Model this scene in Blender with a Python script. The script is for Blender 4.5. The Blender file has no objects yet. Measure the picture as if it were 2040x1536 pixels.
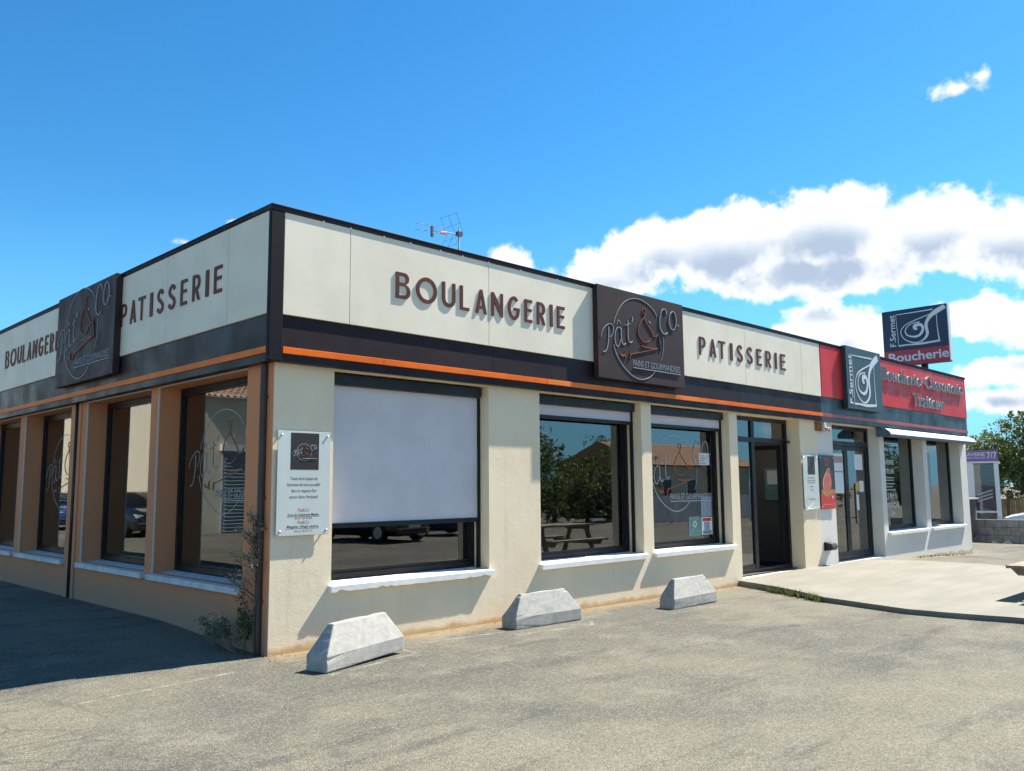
import bpy, bmesh, math, random
from math import sin, cos, pi, radians, atan2, sqrt
from mathutils import Vector, Matrix
from mathutils import noise as mnoise
from mathutils.geometry import tessellate_polygon

# ------------------------------------------------------------------ camera, sky, sun, exposure
scn = bpy.context.scene
COL = scn.collection
CAM = Vector((-4.28987645, -7.65061645, 1.6))
RW = ((0.70741984, 0.07818851, 0.70245549), (-0.70674683, 0.08968323, 0.7017591), (-0.00812898, -0.99289651, 0.11870318))
cd = bpy.data.cameras.new('camera'); cam = bpy.data.objects.new('camera', cd); COL.objects.link(cam)
m3 = Matrix(RW)
right, down, fwd = m3.col[0], m3.col[1], m3.col[2]
M = Matrix((right, -down, -fwd)).transposed().to_4x4(); M.translation = CAM
cam.matrix_world = M
cd.sensor_width = 36.0; cd.lens = 1698.0 / 2040.0 * 36.0; cd.clip_start = .05; cd.clip_end = 6000
scn.camera = cam

SUN = Vector((1.0, -0.20, 1.27)).normalized()
SUN_EL = math.asin(SUN.z); SUN_ROT = atan2(SUN.x, SUN.y)
sl = bpy.data.lights.new('sun', 'SUN'); sl.energy = 5.0; sl.angle = radians(.5); sl.color = (1.0, .95, .86)
so = bpy.data.objects.new('sun', sl); COL.objects.link(so)
so.rotation_euler = SUN.to_track_quat('Z', 'Y').to_euler(); so.location = (30, -5, 40)

scn.view_settings.view_transform = 'Standard'; scn.view_settings.look = 'None'
scn.view_settings.exposure = 1.25; scn.view_settings.gamma = 1.0; scn.view_settings.use_curve_mapping = False
scn.cycles.max_bounces = 7; scn.cycles.glossy_bounces = 6; scn.cycles.transparent_max_bounces = 24
scn.cycles.transmission_bounces = 6; scn.cycles.diffuse_bounces = 3

class NT:
    """small node-tree helper"""
    def __init__(s, tree): s.t = tree; s.n = tree.nodes; s.l = tree.links
    def new(s, typ, **kw):
        x = s.n.new(typ)
        for k, v in kw.items(): setattr(x, k, v)
        return x
    def put(s, sock, v):
        if isinstance(v, bpy.types.NodeSocket): s.l.new(v, sock)
        elif v is not None: sock.default_value = v
    def math(s, op, a, b=None, c=None, clamp=False):
        x = s.new('ShaderNodeMath', operation=op, use_clamp=clamp)
        s.put(x.inputs[0], a)
        if b is not None: s.put(x.inputs[1], b)
        if c is not None: s.put(x.inputs[2], c)
        return x.outputs[0]
    def vmath(s, op, a, b=None):
        x = s.new('ShaderNodeVectorMath', operation=op); s.put(x.inputs[0], a)
        if b is not None:
            if op == 'SCALE': s.put(x.inputs['Scale'], b)
            else: s.put(x.inputs[1], b)
        return x.outputs['Value'] if op in ('DOT_PRODUCT', 'LENGTH') else x.outputs[0]
    def noise(s, vec, scale, detail=4, rough=.55, dist=0.0):
        x = s.new('ShaderNodeTexNoise'); s.put(x.inputs['Vector'], vec)
        x.inputs['Scale'].default_value = scale; x.inputs['Detail'].default_value = detail
        x.inputs['Roughness'].default_value = rough; x.inputs['Distortion'].default_value = dist
        return x.outputs[0]
    def ramp(s, fac, a, b, lo=0.0, hi=1.0, mode='SMOOTHSTEP'):
        x = s.new('ShaderNodeMapRange', interpolation_type=mode)
        s.put(x.inputs[0], fac); s.put(x.inputs[1], a); s.put(x.inputs[2], b); s.put(x.inputs[3], lo); s.put(x.inputs[4], hi)
        return x.outputs[0]
    def mix(s, fac, a, b, mode='MIX'):
        x = s.new('ShaderNodeMix', data_type='RGBA', blend_type=mode)
        s.put(x.inputs[0], fac)
        for sock, v in ((x.inputs[6], a), (x.inputs[7], b)):
            if isinstance(v, (tuple, list)): v = (*v[:3], 1.0)
            s.put(sock, v)
        return x.outputs[2]
    def sep(s, v):
        x = s.new('ShaderNodeSeparateXYZ'); s.put(x.inputs[0], v); return x.outputs
    def comb(s, a, b, c):
        x = s.new('ShaderNodeCombineXYZ'); s.put(x.inputs[0], a); s.put(x.inputs[1], b); s.put(x.inputs[2], c); return x.outputs[0]

# ---- world: Nishita sky with fair-weather cumulus
def build_world():
    w = bpy.data.worlds.new('World'); scn.world = w; w.use_nodes = True
    k = NT(w.node_tree); k.n.clear()
    out = k.new('ShaderNodeOutputWorld'); bg = k.new('ShaderNodeBackground'); bg.inputs[1].default_value = .063
    sky = k.new('ShaderNodeTexSky', sky_type='NISHITA'); sky.sun_disc = False
    sky.sun_elevation = SUN_EL; sky.sun_rotation = SUN_ROT; sky.air_density = 1.0; sky.dust_density = .15; sky.ozone_density = 3.0
    hs = k.new('ShaderNodeHueSaturation'); k.put(hs.inputs['Color'], sky.outputs[0])
    hs.inputs['Saturation'].default_value = 1.28; hs.inputs['Hue'].default_value = .492; hs.inputs['Value'].default_value = 1.3
    dirv = k.new('ShaderNodeTexCoord').outputs['Generated']
    zz = k.sep(k.vmath('NORMALIZE', dirv))[2]
    hsm = k.mix(1.0, hs.outputs[0], (.60, .87, .97), 'MULTIPLY')
    skyc = k.mix(k.math('MULTIPLY', k.ramp(zz, .34, .0, 0, 1), .82), hsm, (1.5, 4.9, 8.0))      # pale cyan towards the horizon
    # cloud density group
    g = bpy.data.node_groups.new('cloud_density', 'ShaderNodeTree')
    g.interface.new_socket('Direction', in_out='INPUT', socket_type='NodeSocketVector')
    g.interface.new_socket('Density', in_out='OUTPUT', socket_type='NodeSocketFloat'); g.interface.new_socket('Body', in_out='OUTPUT', socket_type='NodeSocketFloat')
    q = NT(g); gi = q.new('NodeGroupInput'); go = q.new('NodeGroupOutput')
    d = q.vmath('NORMALIZE', gi.outputs[0]); x, y, z = q.sep(d)
    az = q.math('MULTIPLY', q.math('ARCTAN2', y, x), 180 / pi)      # degrees, 0 along +X, 45 = straight ahead
    el = q.math('MULTIPLY', q.math('ARCSINE', z), 180 / pi)
    D = None
    for (ua, va, ru, rv, hgt) in CLOUDS:
        a = q.math('DIVIDE', q.math('SUBTRACT', az, ua), ru); b = q.math('DIVIDE', q.math('SUBTRACT', el, va), rv)
        rr = q.math('SQRT', q.math('ADD', q.math('MULTIPLY', a, a), q.math('MULTIPLY', b, b)))
        v = q.math('MULTIPLY', q.math('SUBTRACT', 1.0, rr), hgt)
        D = v if D is None else q.math('SMOOTH_MAX', D, v, .25)
    # elsewhere in the sky: scattered cumulus of the same kind
    gn = q.noise(q.vmath('MULTIPLY', d, (1.0, 1.0, 2.6)), 2.6, 3, .5)
    band = q.math('MULTIPLY', q.ramp(el, 1.0, 7.0), q.ramp(el, 34.0, 18.0))
    away = q.ramp(q.math('ABSOLUTE', q.math('SUBTRACT', az, 45.0)), 38.0, 50.0)
    gen = q.math('SUBTRACT', q.math('MULTIPLY', q.math('MULTIPLY', q.ramp(gn, .50, .72), band), away), q.math('SUBTRACT', 1.0, q.math('MULTIPLY', away, .82)))
    D = q.math('MAXIMUM', D, gen)
    q.put(go.inputs[1], D)
    n1 = q.noise(d, 10.0, 7, .58, .1); n2 = q.noise(d, 40.0, 5, .66)
    D = q.math('ADD', D, q.math('ADD', q.math('MULTIPLY', q.math('SUBTRACT', n1, .5), 1.5), q.math('MULTIPLY', q.math('SUBTRACT', n2, .5), .8)))
    q.put(go.inputs[0], D)
    def dens(v):
        x = k.new('ShaderNodeGroup'); x.node_tree = g; k.put(x.inputs[0], v); return x.outputs
    D0 = dens(dirv)[0]
    toward = SUN * .012 + Vector((0, 0, .022))
    D1 = dens(k.vmath('ADD', dirv, tuple(toward)))[1]
    alpha = k.ramp(D0, .0, .34)
    z0 = k.sep(dirv)[2]
    soft = k.noise(dirv, 9.0, 5, .55)
    shade = k.math('MULTIPLY', k.ramp(D0, .15, .8), k.ramp(k.math('ADD', D1, k.math('MULTIPLY', k.math('SUBTRACT', soft, .5), .9)), -.05, .85))
    ccol = k.mix(shade, (8.0, 8.1, 8.15), (3.3, 4.1, 5.25))
    alpha = k.math('MULTIPLY', alpha, k.ramp(z0, .0, .08))
    colr = k.mix(alpha, skyc, ccol)
    bg2 = k.new('ShaderNodeBackground'); bg2.inputs[1].default_value = bg.inputs[1].default_value; k.put(bg2.inputs[0], skyc)
    band = k.math('MULTIPLY', k.math('GREATER_THAN', z0, 0.0), k.math('LESS_THAN', z0, .62))     # clouds only lie below 38 degrees
    mx = k.new('ShaderNodeMixShader'); k.put(mx.inputs[0], band); k.l.new(bg2.outputs[0], mx.inputs[1]); k.l.new(bg.outputs[0], mx.inputs[2])
    w.cycles.sampling_method = 'MANUAL'; w.cycles.sample_map_resolution = 256
    k.put(bg.inputs[0], colr); k.l.new(mx.outputs[0], out.inputs[0])

def az_el(u, v):
    c = Vector(((u - 1020) / 1698.0, (v - 768) / 1698.0, 1.0)); d = (m3 @ c).normalized()
    return math.degrees(atan2(d.y, d.x)), math.degrees(math.asin(d.z))
CLOUDS = []
for (u, v, ru, rv, h) in ((1240, 545, 150, 62, 1.0), (1330, 500, 120, 80, 1.1), (1450, 500, 200, 105, 1.25), (1640, 470, 190, 110, 1.3),
                          (1600, 545, 300, 62, 1.15), (1850, 470, 180, 100, 1.2), (2010, 480, 160, 85, 1.1), (2120, 500, 160, 100, 1.1),
                          (1170, 570, 90, 50, .8), (1022, 520, 46, 34, .75), (1640, 645, 115, 50, .95), (1740, 685, 140, 52, .95), (1570, 665, 50, 34, .65),
                          (1950, 630, 130, 52, .95), (2060, 645, 130, 58, .95), (1990, 742, 130, 36, .85), (2000, 800, 130, 32, .8),
                          (1915, 175, 58, 20, .42), (1958, 148, 42, 22, .42), (370, 484, 26, 10, .3), (467, 446, 16, 10, .4)):
    a0, e0 = az_el(u, v)
    a1, _ = az_el(u + ru, v); _, e1 = az_el(u, v - rv)
    CLOUDS.append((a0, e0, abs(a1 - a0), abs(e1 - e0), h))
build_world()

# ------------------------------------------------------------------ materials
MATS = {}
def pos(k): return k.new('ShaderNodeNewGeometry').outputs['Position']
def principled(name):
    m = bpy.data.materials.new(name); m.use_nodes = True; k = NT(m.node_tree)
    b = k.n['Principled BSDF']; MATS[name] = m; return m, k, b
def c4(c): return (c[0], c[1], c[2], 1.0)
def mat(name, col, rough=.6, var=.0, vscale=3.0, bump=0.0, bscale=60.0, metal=0.0, col2=None, spec=.5, coat=0.0, bdist=.004, vdetail=5, rvar=0.0):
    m, k, b = principled(name)
    b.inputs['Roughness'].default_value = rough; b.inputs['Metallic'].default_value = metal
    b.inputs['Specular IOR Level'].default_value = spec; b.inputs['Coat Weight'].default_value = coat
    P = None
    if var or bump or rvar: P = pos(k)
    if var:
        n = k.noise(P, vscale, vdetail, .6)
        c2 = col2 or tuple(max(0, c * (1 - var)) for c in col)
        f = k.ramp(n, .35, .68)
        k.put(b.inputs['Base Color'], k.mix(f, col, c2))
    else: b.inputs['Base Color'].default_value = c4(col)
    if rvar:
        k.put(b.inputs['Roughness'], k.ramp(k.noise(P, vscale * 1.7, 5, .6), .3, .7, rough - rvar, rough + rvar))
    if bump:
        bn = k.new('ShaderNodeBump'); bn.inputs['Strength'].default_value = bump; bn.inputs['Distance'].default_value = bdist
        k.put(bn.inputs['Height'], k.noise(P, bscale, 5, .65)); k.l.new(bn.outputs[0], b.inputs['Normal'])
    return m

def plaster(name, col, dirt, streak=.3, base_stain=None, zb=(.02, .10)):
    m, k, b = principled(name); P = pos(k); x, y, z = k.sep(P)
    n = k.noise(P, .9, 6, .62); f = k.ramp(n, .38, .75, 0, .30)
    c = k.mix(f, col, dirt)
    st = k.noise(k.vmath('MULTIPLY', P, (7.0, 7.0, .35)), 1.0, 5, .6)        # run-off streaks, longer than wide
    c = k.mix(k.ramp(st, .52, .78, 0, streak), c, dirt)
    fine = k.noise(P, 38.0, 4, .7); c = k.mix(k.ramp(fine, .35, .75, 0, .18), c, tuple(v * .72 for v in col))
    if base_stain:
        edge = k.math('ADD', z, k.math('MULTIPLY', k.math('SUBTRACT', k.noise(P, 2.4, 5, .6), .5), -.22))
        gz_ = k.math('ADD', edge, k.math('MULTIPLY', x, .0092))
        c = k.mix(k.ramp(gz_, zb[1], zb[0], 0, .8), c, base_stain)
    k.put(b.inputs['Base Color'], c); b.inputs['Roughness'].default_value = .9; b.inputs['Specular IOR Level'].default_value = .25
    bn = k.new('ShaderNodeBump'); bn.inputs['Strength'].default_value = .55; bn.inputs['Distance'].default_value = .006
    h = k.math('ADD', k.noise(P, 75.0, 5, .7), k.math('MULTIPLY', k.noise(P, 9.0, 3, .5), .8))
    k.put(bn.inputs['Height'], h); k.l.new(bn.outputs[0], b.inputs['Normal'])
    return m

plaster('cream_plaster', (.88, .735, .52), (.60, .48, .31), .25, (.50, .30, .12))
plaster('white_plaster', (.76, .72, .64), (.55, .51, .44), .25, (.42, .36, .25))
plaster('orange_plaster', (.74, .295, .135), (.46, .225, .14), .55, (.34, .25, .18), (.0, .75))
plaster('neighbour_plaster', (.70, .64, .48), (.5, .45, .33), .25)
mat('panel_cream', (.84, .75, .575), .5, .10, 1.6, .05, 6, rvar=.08)
mat('panel_red', (.62, .032, .03), .45, .12, 1.2, rvar=.08, spec=.22)
mat('brown_metal', (.020, .010, .012), .5, .25, 1.5, .03, 5, rvar=.1, spec=.22)
mat('brown_sheet', (.040, .028, .020), .45, .45, 1.1, .04, 3, rvar=.12, spec=.28)
mat('dark_metal', (.010, .010, .013), .42, .2, 4, rvar=.08, spec=.35)
mat('navy_metal', (.006, .006, .009), .55, spec=.15)
mat('teal_metal', (.018, .040, .050), .42, .3, 1.3, rvar=.1)
mat('teal_board', (.028, .055, .068), .45, .2, 2.0)
mat('board_brown', (.050, .030, .026), .55, .22, 2.0, rvar=.08, spec=.22)
mat('orange_trim', (.90, .155, .006), .5, .2, 2.2, rvar=.1, spec=.2)
mat('orange_trim_faded', (.90, .22, .03), .55, .2, 2.2, spec=.2)
mat('red_trim', (.42, .045, .04), .4, .25, 2.0)
mat('letter_face', (.100, .032, .026), .5, .3, 9.0, spec=.25)
mat('letter_side', (.25, .05, .02), .5, spec=.25)
mat('vinyl_white', (.60, .63, .65), .5)
mat('vinyl_grey', (.62, .66, .66), .5)
mat('vinyl_orange', (.36, .085, .028), .5)
mat('vinyl_dark', (.02, .014, .014), .5)
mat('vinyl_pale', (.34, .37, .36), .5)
mat('logo_white', (.40, .43, .46), .5)
mat('sign_text_grey', (.22, .25, .30), .5)
mat('black_plastic', (.018, .018, .019), .5, bump=.1, bscale=90)
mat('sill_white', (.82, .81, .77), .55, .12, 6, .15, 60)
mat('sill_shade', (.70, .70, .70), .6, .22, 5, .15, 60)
mat('blind_fabric', (.66, .63, .645), .85, .08, 2.2, .15, 240, bdist=.001)
mat('concrete_block', (.37, .36, .325), .85, .35, 14, .7, 70, col2=(.30, .29, .262), vdetail=8)
mat('galvanised', (.45, .46, .47), .4, .2, 9, metal=.9)
mat('antenna_metal', (.05, .055, .075), .6)
mat('antenna_orange', (.62, .14, .02), .5)
mat('screw_steel', (.6, .6, .6), .3, metal=1.0)
mat('acrylic', (.60, .64, .60), .18, .06, 3, coat=.5)
mat('paper_white', (.75, .76, .74), .6, .08, 9)
mat('paper_blue', (.30, .36, .46), .6, .3, 30)
mat('paper_green', (.16, .30, .28), .6, .35, 30)
mat('paper_yellow', (.65, .36, .06), .6)
mat('poster_brown', (.032, .022, .018), .35); mat('letter_dark', (.05, .045, .05), .4); mat('navy_board', (.010, .022, .055), .35); mat('sign_red', (.40, .03, .045), .4)
mat('poster_dark', (.022, .02, .024), .3)
mat('poster_red', (.55, .03, .03), .3)
mat('meat', (.42, .06, .045), .45, .5, 22, col2=(.55, .2, .14))
mat('fat', (.72, .42, .28), .45, .3, 20)
mat('board_wood', (.50, .22, .06), .5, .4, 20)
mat('bead_white', (.66, .63, .56), .6)
mat('pipe_brown', (.055, .038, .035), .5, .3, 5)
mat('wood_table', (.58, .37, .15), .45, .35, 5)
mat('wood_weathered', (.30, .235, .16), .75, .45, 7, .3, 40)
mat('wood_fence', (.33, .20, .085), .8, .45, 3, .3, 40)
mat('interior_wall', (.12, .11, .095), .8, .15, 2)
mat('interior_dark', (.055, .05, .045), .7)
mat('interior_floor', (.16, .15, .14), .5)
mat('interior_red', (.40, .02, .02), .5)
mat('chair_dark', (.03, .03, .03), .5)
mat('bin_brown', (.050, .042, .036), .55, .2, 4)
mat('bin_lid', (.40, .28, .26), .55)
mat('white_gloss', (.72, .74, .74), .35)
mat('purple_banner', (.22, .13, .34), .5, .25, 3)
mat('kiosk_frame', (.62, .68, .70), .4)
mat('cinder', (.30, .29, .27), .92, .35, 5, .7, 55, bdist=.008)
mat('mortar', (.22, .21, .20), .95)
mat('stone', (.48, .44, .36), .9, .3, 20, .4, 40)
mat('roof_tile', (.50, .24, .11), .85, .6, 2.2, .3, 40, col2=(.34, .20, .12))
mat('shutter_grey', (.22, .27, .29), .5)
mat('tyre', (.018, .018, .018), .8)
mat('rim', (.45, .46, .47), .35, metal=.8)
mat('paint_black', (.010, .012, .013), .18, coat=1.0)
mat('paint_blue', (.02, .07, .20), .2, coat=1.0)
mat('paint_white', (.72, .72, .70), .22, coat=.8)
mat('paint_silver', (.40, .42, .44), .25, metal=.5, coat=.8)
mat('car_glass', (.012, .014, .015), .06, spec=.8)
mat('lamp_lens', (.75, .77, .78), .12)
mat('rust', (.36, .15, .04), .9, .5, 20)
mat('bark', (.11, .085, .06), .95, .4, 12, .6, 40)
mat('roofing', (.30, .29, .28), .9, .2, 2)
mat('awning_white', (.72, .75, .76), .4, .1, 3)
mat('awning_blue', (.10, .15, .21), .45, .15, 3)

def leaf_mat(name, c1, c2, trans=.35):
    m = bpy.data.materials.new(name); m.use_nodes = True; k = NT(m.node_tree); MATS[name] = m
    b = k.n['Principled BSDF']; o = k.n['Material Output']
    r = k.new('ShaderNodeNewGeometry').outputs['Random Per Island']
    col = k.mix(k.math('POWER', r, 1.4), c1, c2)
    k.put(b.inputs['Base Color'], col); b.inputs['Roughness'].default_value = .55
    t = k.new('ShaderNodeBsdfTranslucent'); k.put(t.inputs[0], k.mix(.5, col, (.22, .30, .05), 'MIX'))
    mx = k.new('ShaderNodeMixShader'); mx.inputs[0].default_value = trans
    k.l.new(b.outputs[0], mx.inputs[1]); k.l.new(t.outputs[0], mx.inputs[2]); k.l.new(mx.outputs[0], o.inputs[0])
leaf_mat('leaf_tree', (.025, .05, .014), (.14, .155, .04), .28)
leaf_mat('leaf_hedge', (.016, .036, .012), (.07, .11, .028))
leaf_mat('leaf_weed', (.10, .11, .07), (.22, .21, .14), .2)
leaf_mat('leaf_dry', (.22, .16, .10), (.42, .36, .27), .2)
leaf_mat('leaf_grass', (.02, .035, .010), (.11, .12, .04), .25)
leaf_mat('leaf_litter', (.12, .07, .035), (.30, .20, .11), .1)

def glass(name, tint, ior=1.5, dust=.03):
    m = bpy.data.materials.new(name); m.use_nodes = True; k = NT(m.node_tree); MATS[name] = m
    k.n.remove(k.n['Principled BSDF']); o = k.n['Material Output']
    t = k.new('ShaderNodeBsdfTransparent'); t.inputs[0].default_value = c4(tint)
    gl = k.new('ShaderNodeBsdfGlossy'); gl.inputs['Roughness'].default_value = .004; gl.inputs[0].default_value = (1, 1, 1, 1)
    fr = k.new('ShaderNodeFresnel'); fr.inputs[0].default_value = ior
    P = pos(k)
    bn = k.new('ShaderNodeBump'); bn.inputs['Strength'].default_value = .09; bn.inputs['Distance'].default_value = .01
    k.put(bn.inputs['Height'], k.noise(P, 1.1, 2, .5)); k.l.new(bn.outputs[0], gl.inputs['Normal'])
    mx = k.new('ShaderNodeMixShader'); k.l.new(fr.outputs[0], mx.inputs[0]); k.l.new(t.outputs[0], mx.inputs[1]); k.l.new(gl.outputs[0], mx.inputs[2])
    df = k.new('ShaderNodeBsdfDiffuse'); df.inputs[0].default_value = (.5, .5, .48, 1)
    m2 = k.new('ShaderNodeMixShader'); k.put(m2.inputs[0], k.math('MULTIPLY', k.ramp(k.noise(P, 1.7, 5, .6), .35, .8), dust))
    k.l.new(mx.outputs[0], m2.inputs[1]); k.l.new(df.outputs[0], m2.inputs[2]); k.l.new(m2.outputs[0], o.inputs[0])
glass('window_glass', (.60, .65, .63), 2.4, .010)
glass('kiosk_glass', (.75, .8, .82), 1.5, .03)

def emit(name, col, st):
    m = bpy.data.materials.new(name); m.use_nodes = True; k = NT(m.node_tree); MATS[name] = m
    b = k.n['Principled BSDF']; b.inputs['Emission Color'].default_value = c4(col); b.inputs['Emission Strength'].default_value = st
emit('lamp_lit', (1, .97, .9), 9.0)

def asphalt():
    m, k, b = principled('asphalt'); P = pos(k); x, y, z = k.sep(P)
    big = k.noise(P, .30, 4, .6); mid = k.noise(P, 1.5, 5, .68)
    fine = k.noise(P, 70.0, 3, .8)
    c = k.mix(k.ramp(big, .40, .60), (.162, .148, .104), (.100, .094, .073))
    c = k.mix(k.ramp(mid, .48, .68, 0, .7), c, (.190, .175, .130))
    streak = k.noise(k.vmath('MULTIPLY', P, (.30, 1.35, 1.0)), 1.5, 5, .7)
    c = k.mix(k.ramp(streak, .50, .66, 0, .6), c, (.055, .052, .046))
    vor = k.new('ShaderNodeTexVoronoi', feature='F1'); k.put(vor.inputs['Vector'], P); vor.inputs['Scale'].default_value = 85.0
    chip = k.sep(vor.outputs['Color'])[0]
    c = k.mix(k.ramp(chip, .58, 1.0, 0, .42), c, (.31, .285, .235)); c = k.mix(k.ramp(chip, .38, .0, 0, .5), c, (.06, .058, .052))
    c = k.mix(k.ramp(fine, .56, .8, 0, .45), c, (.05, .048, .043))
    sp = k.new('ShaderNodeTexVoronoi', feature='F1'); k.put(sp.inputs['Vector'], k.vmath('ADD', P, k.vmath('SCALE', k.comb(mid, fine, 0.0), .12))); sp.inputs['Scale'].default_value = .8
    spot = k.math('MULTIPLY', k.ramp(sp.outputs['Distance'], .10, .04), k.ramp(k.sep(sp.outputs['Color'])[1], .55, .6))
    c = k.mix(k.math('MULTIPLY', spot, .55), c, (.05, .048, .045))
    wob = k.vmath('ADD', P, k.vmath('SCALE', k.comb(mid, streak, 0.0), .5))
    cr = k.new('ShaderNodeTexVoronoi', feature='DISTANCE_TO_EDGE'); k.put(cr.inputs['Vector'], wob); cr.inputs['Scale'].default_value = 2.4
    crack = k.math('MULTIPLY', k.ramp(cr.outputs['Distance'], .045, .004), k.math('MULTIPLY', k.ramp(x, -1.4, -2.6), k.ramp(big, .30, .45)))
    c = k.mix(k.math('MULTIPLY', crack, .5), c, (.045, .043, .04))
    wx = k.math('DIVIDE', k.math('ADD', x, 2.45), .42); wy = k.math('DIVIDE', k.math('SUBTRACT', y, .62), .16)
    wet = k.ramp(k.math('ADD', k.math('ADD', k.math('MULTIPLY', wx, wx), k.math('MULTIPLY', wy, wy)), k.math('MULTIPLY', k.math('SUBTRACT', mid, .5), 1.6)), 1.1, .7)
    c = k.mix(k.math('MULTIPLY', wet, .7), c, (.03, .03, .03))
    dust = k.math('MULTIPLY', k.ramp(k.math('ADD', y, k.math('MULTIPLY', k.math('SUBTRACT', mid, .5), .5)), -.42, -.02), k.math('MULTIPLY', k.ramp(x, -.1, .1), k.ramp(x, 20.9, 20.5)))
    c = k.mix(k.math('MULTIPLY', dust, .6), c, (.30, .215, .11))
    k.put(b.inputs['Base Color'], c); b.inputs['Roughness'].default_value = .92; b.inputs['Specular IOR Level'].default_value = .3
    bn = k.new('ShaderNodeBump'); bn.inputs['Strength'].default_value = .8; bn.inputs['Distance'].default_value = .006
    k.put(bn.inputs['Height'], k.math('MULTIPLY', vor.outputs['Distance'], -1.2)); k.l.new(bn.outputs[0], b.inputs['Normal'])
asphalt()
def slabmat():
    m, k, b = principled('slab_concrete'); P = pos(k)
    sw = k.noise(k.vmath('MULTIPLY', P, (.5, 2.2, 1.0)), 1.1, 6, .6)
    c = k.mix(k.ramp(sw, .3, .7), (.235, .218, .170), (.182, .17, .135))
    c = k.mix(k.ramp(k.noise(P, .7, 5, .6), .48, .70, 0, .7), c, (.18, .172, .145))
    c = k.mix(k.ramp(k.noise(P, 60, 4, .7), .55, .8, 0, .25), c, (.15, .145, .12))
    k.put(b.inputs['Base Color'], c); b.inputs['Roughness'].default_value = .85
    bn = k.new('ShaderNodeBump'); bn.inputs['Strength'].default_value = .3; bn.inputs['Distance'].default_value = .004
    k.put(bn.inputs['Height'], k.noise(P, 45, 5, .7)); k.l.new(bn.outputs[0], b.inputs['Normal'])
slabmat()
def wornpaint():
    m, k, b = principled('worn_paint'); P = pos(k)
    b.inputs['Base Color'].default_value = (.52, .50, .44, 1); b.inputs['Roughness'].default_value = .9
    k.put(b.inputs['Alpha'], k.ramp(k.math('ADD', k.math('MULTIPLY', k.noise(P, 6, 5, .7), .6), k.math('MULTIPLY', k.noise(P, 60, 4, .7), .5)), .48, .66, 0, .4))
wornpaint()

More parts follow.
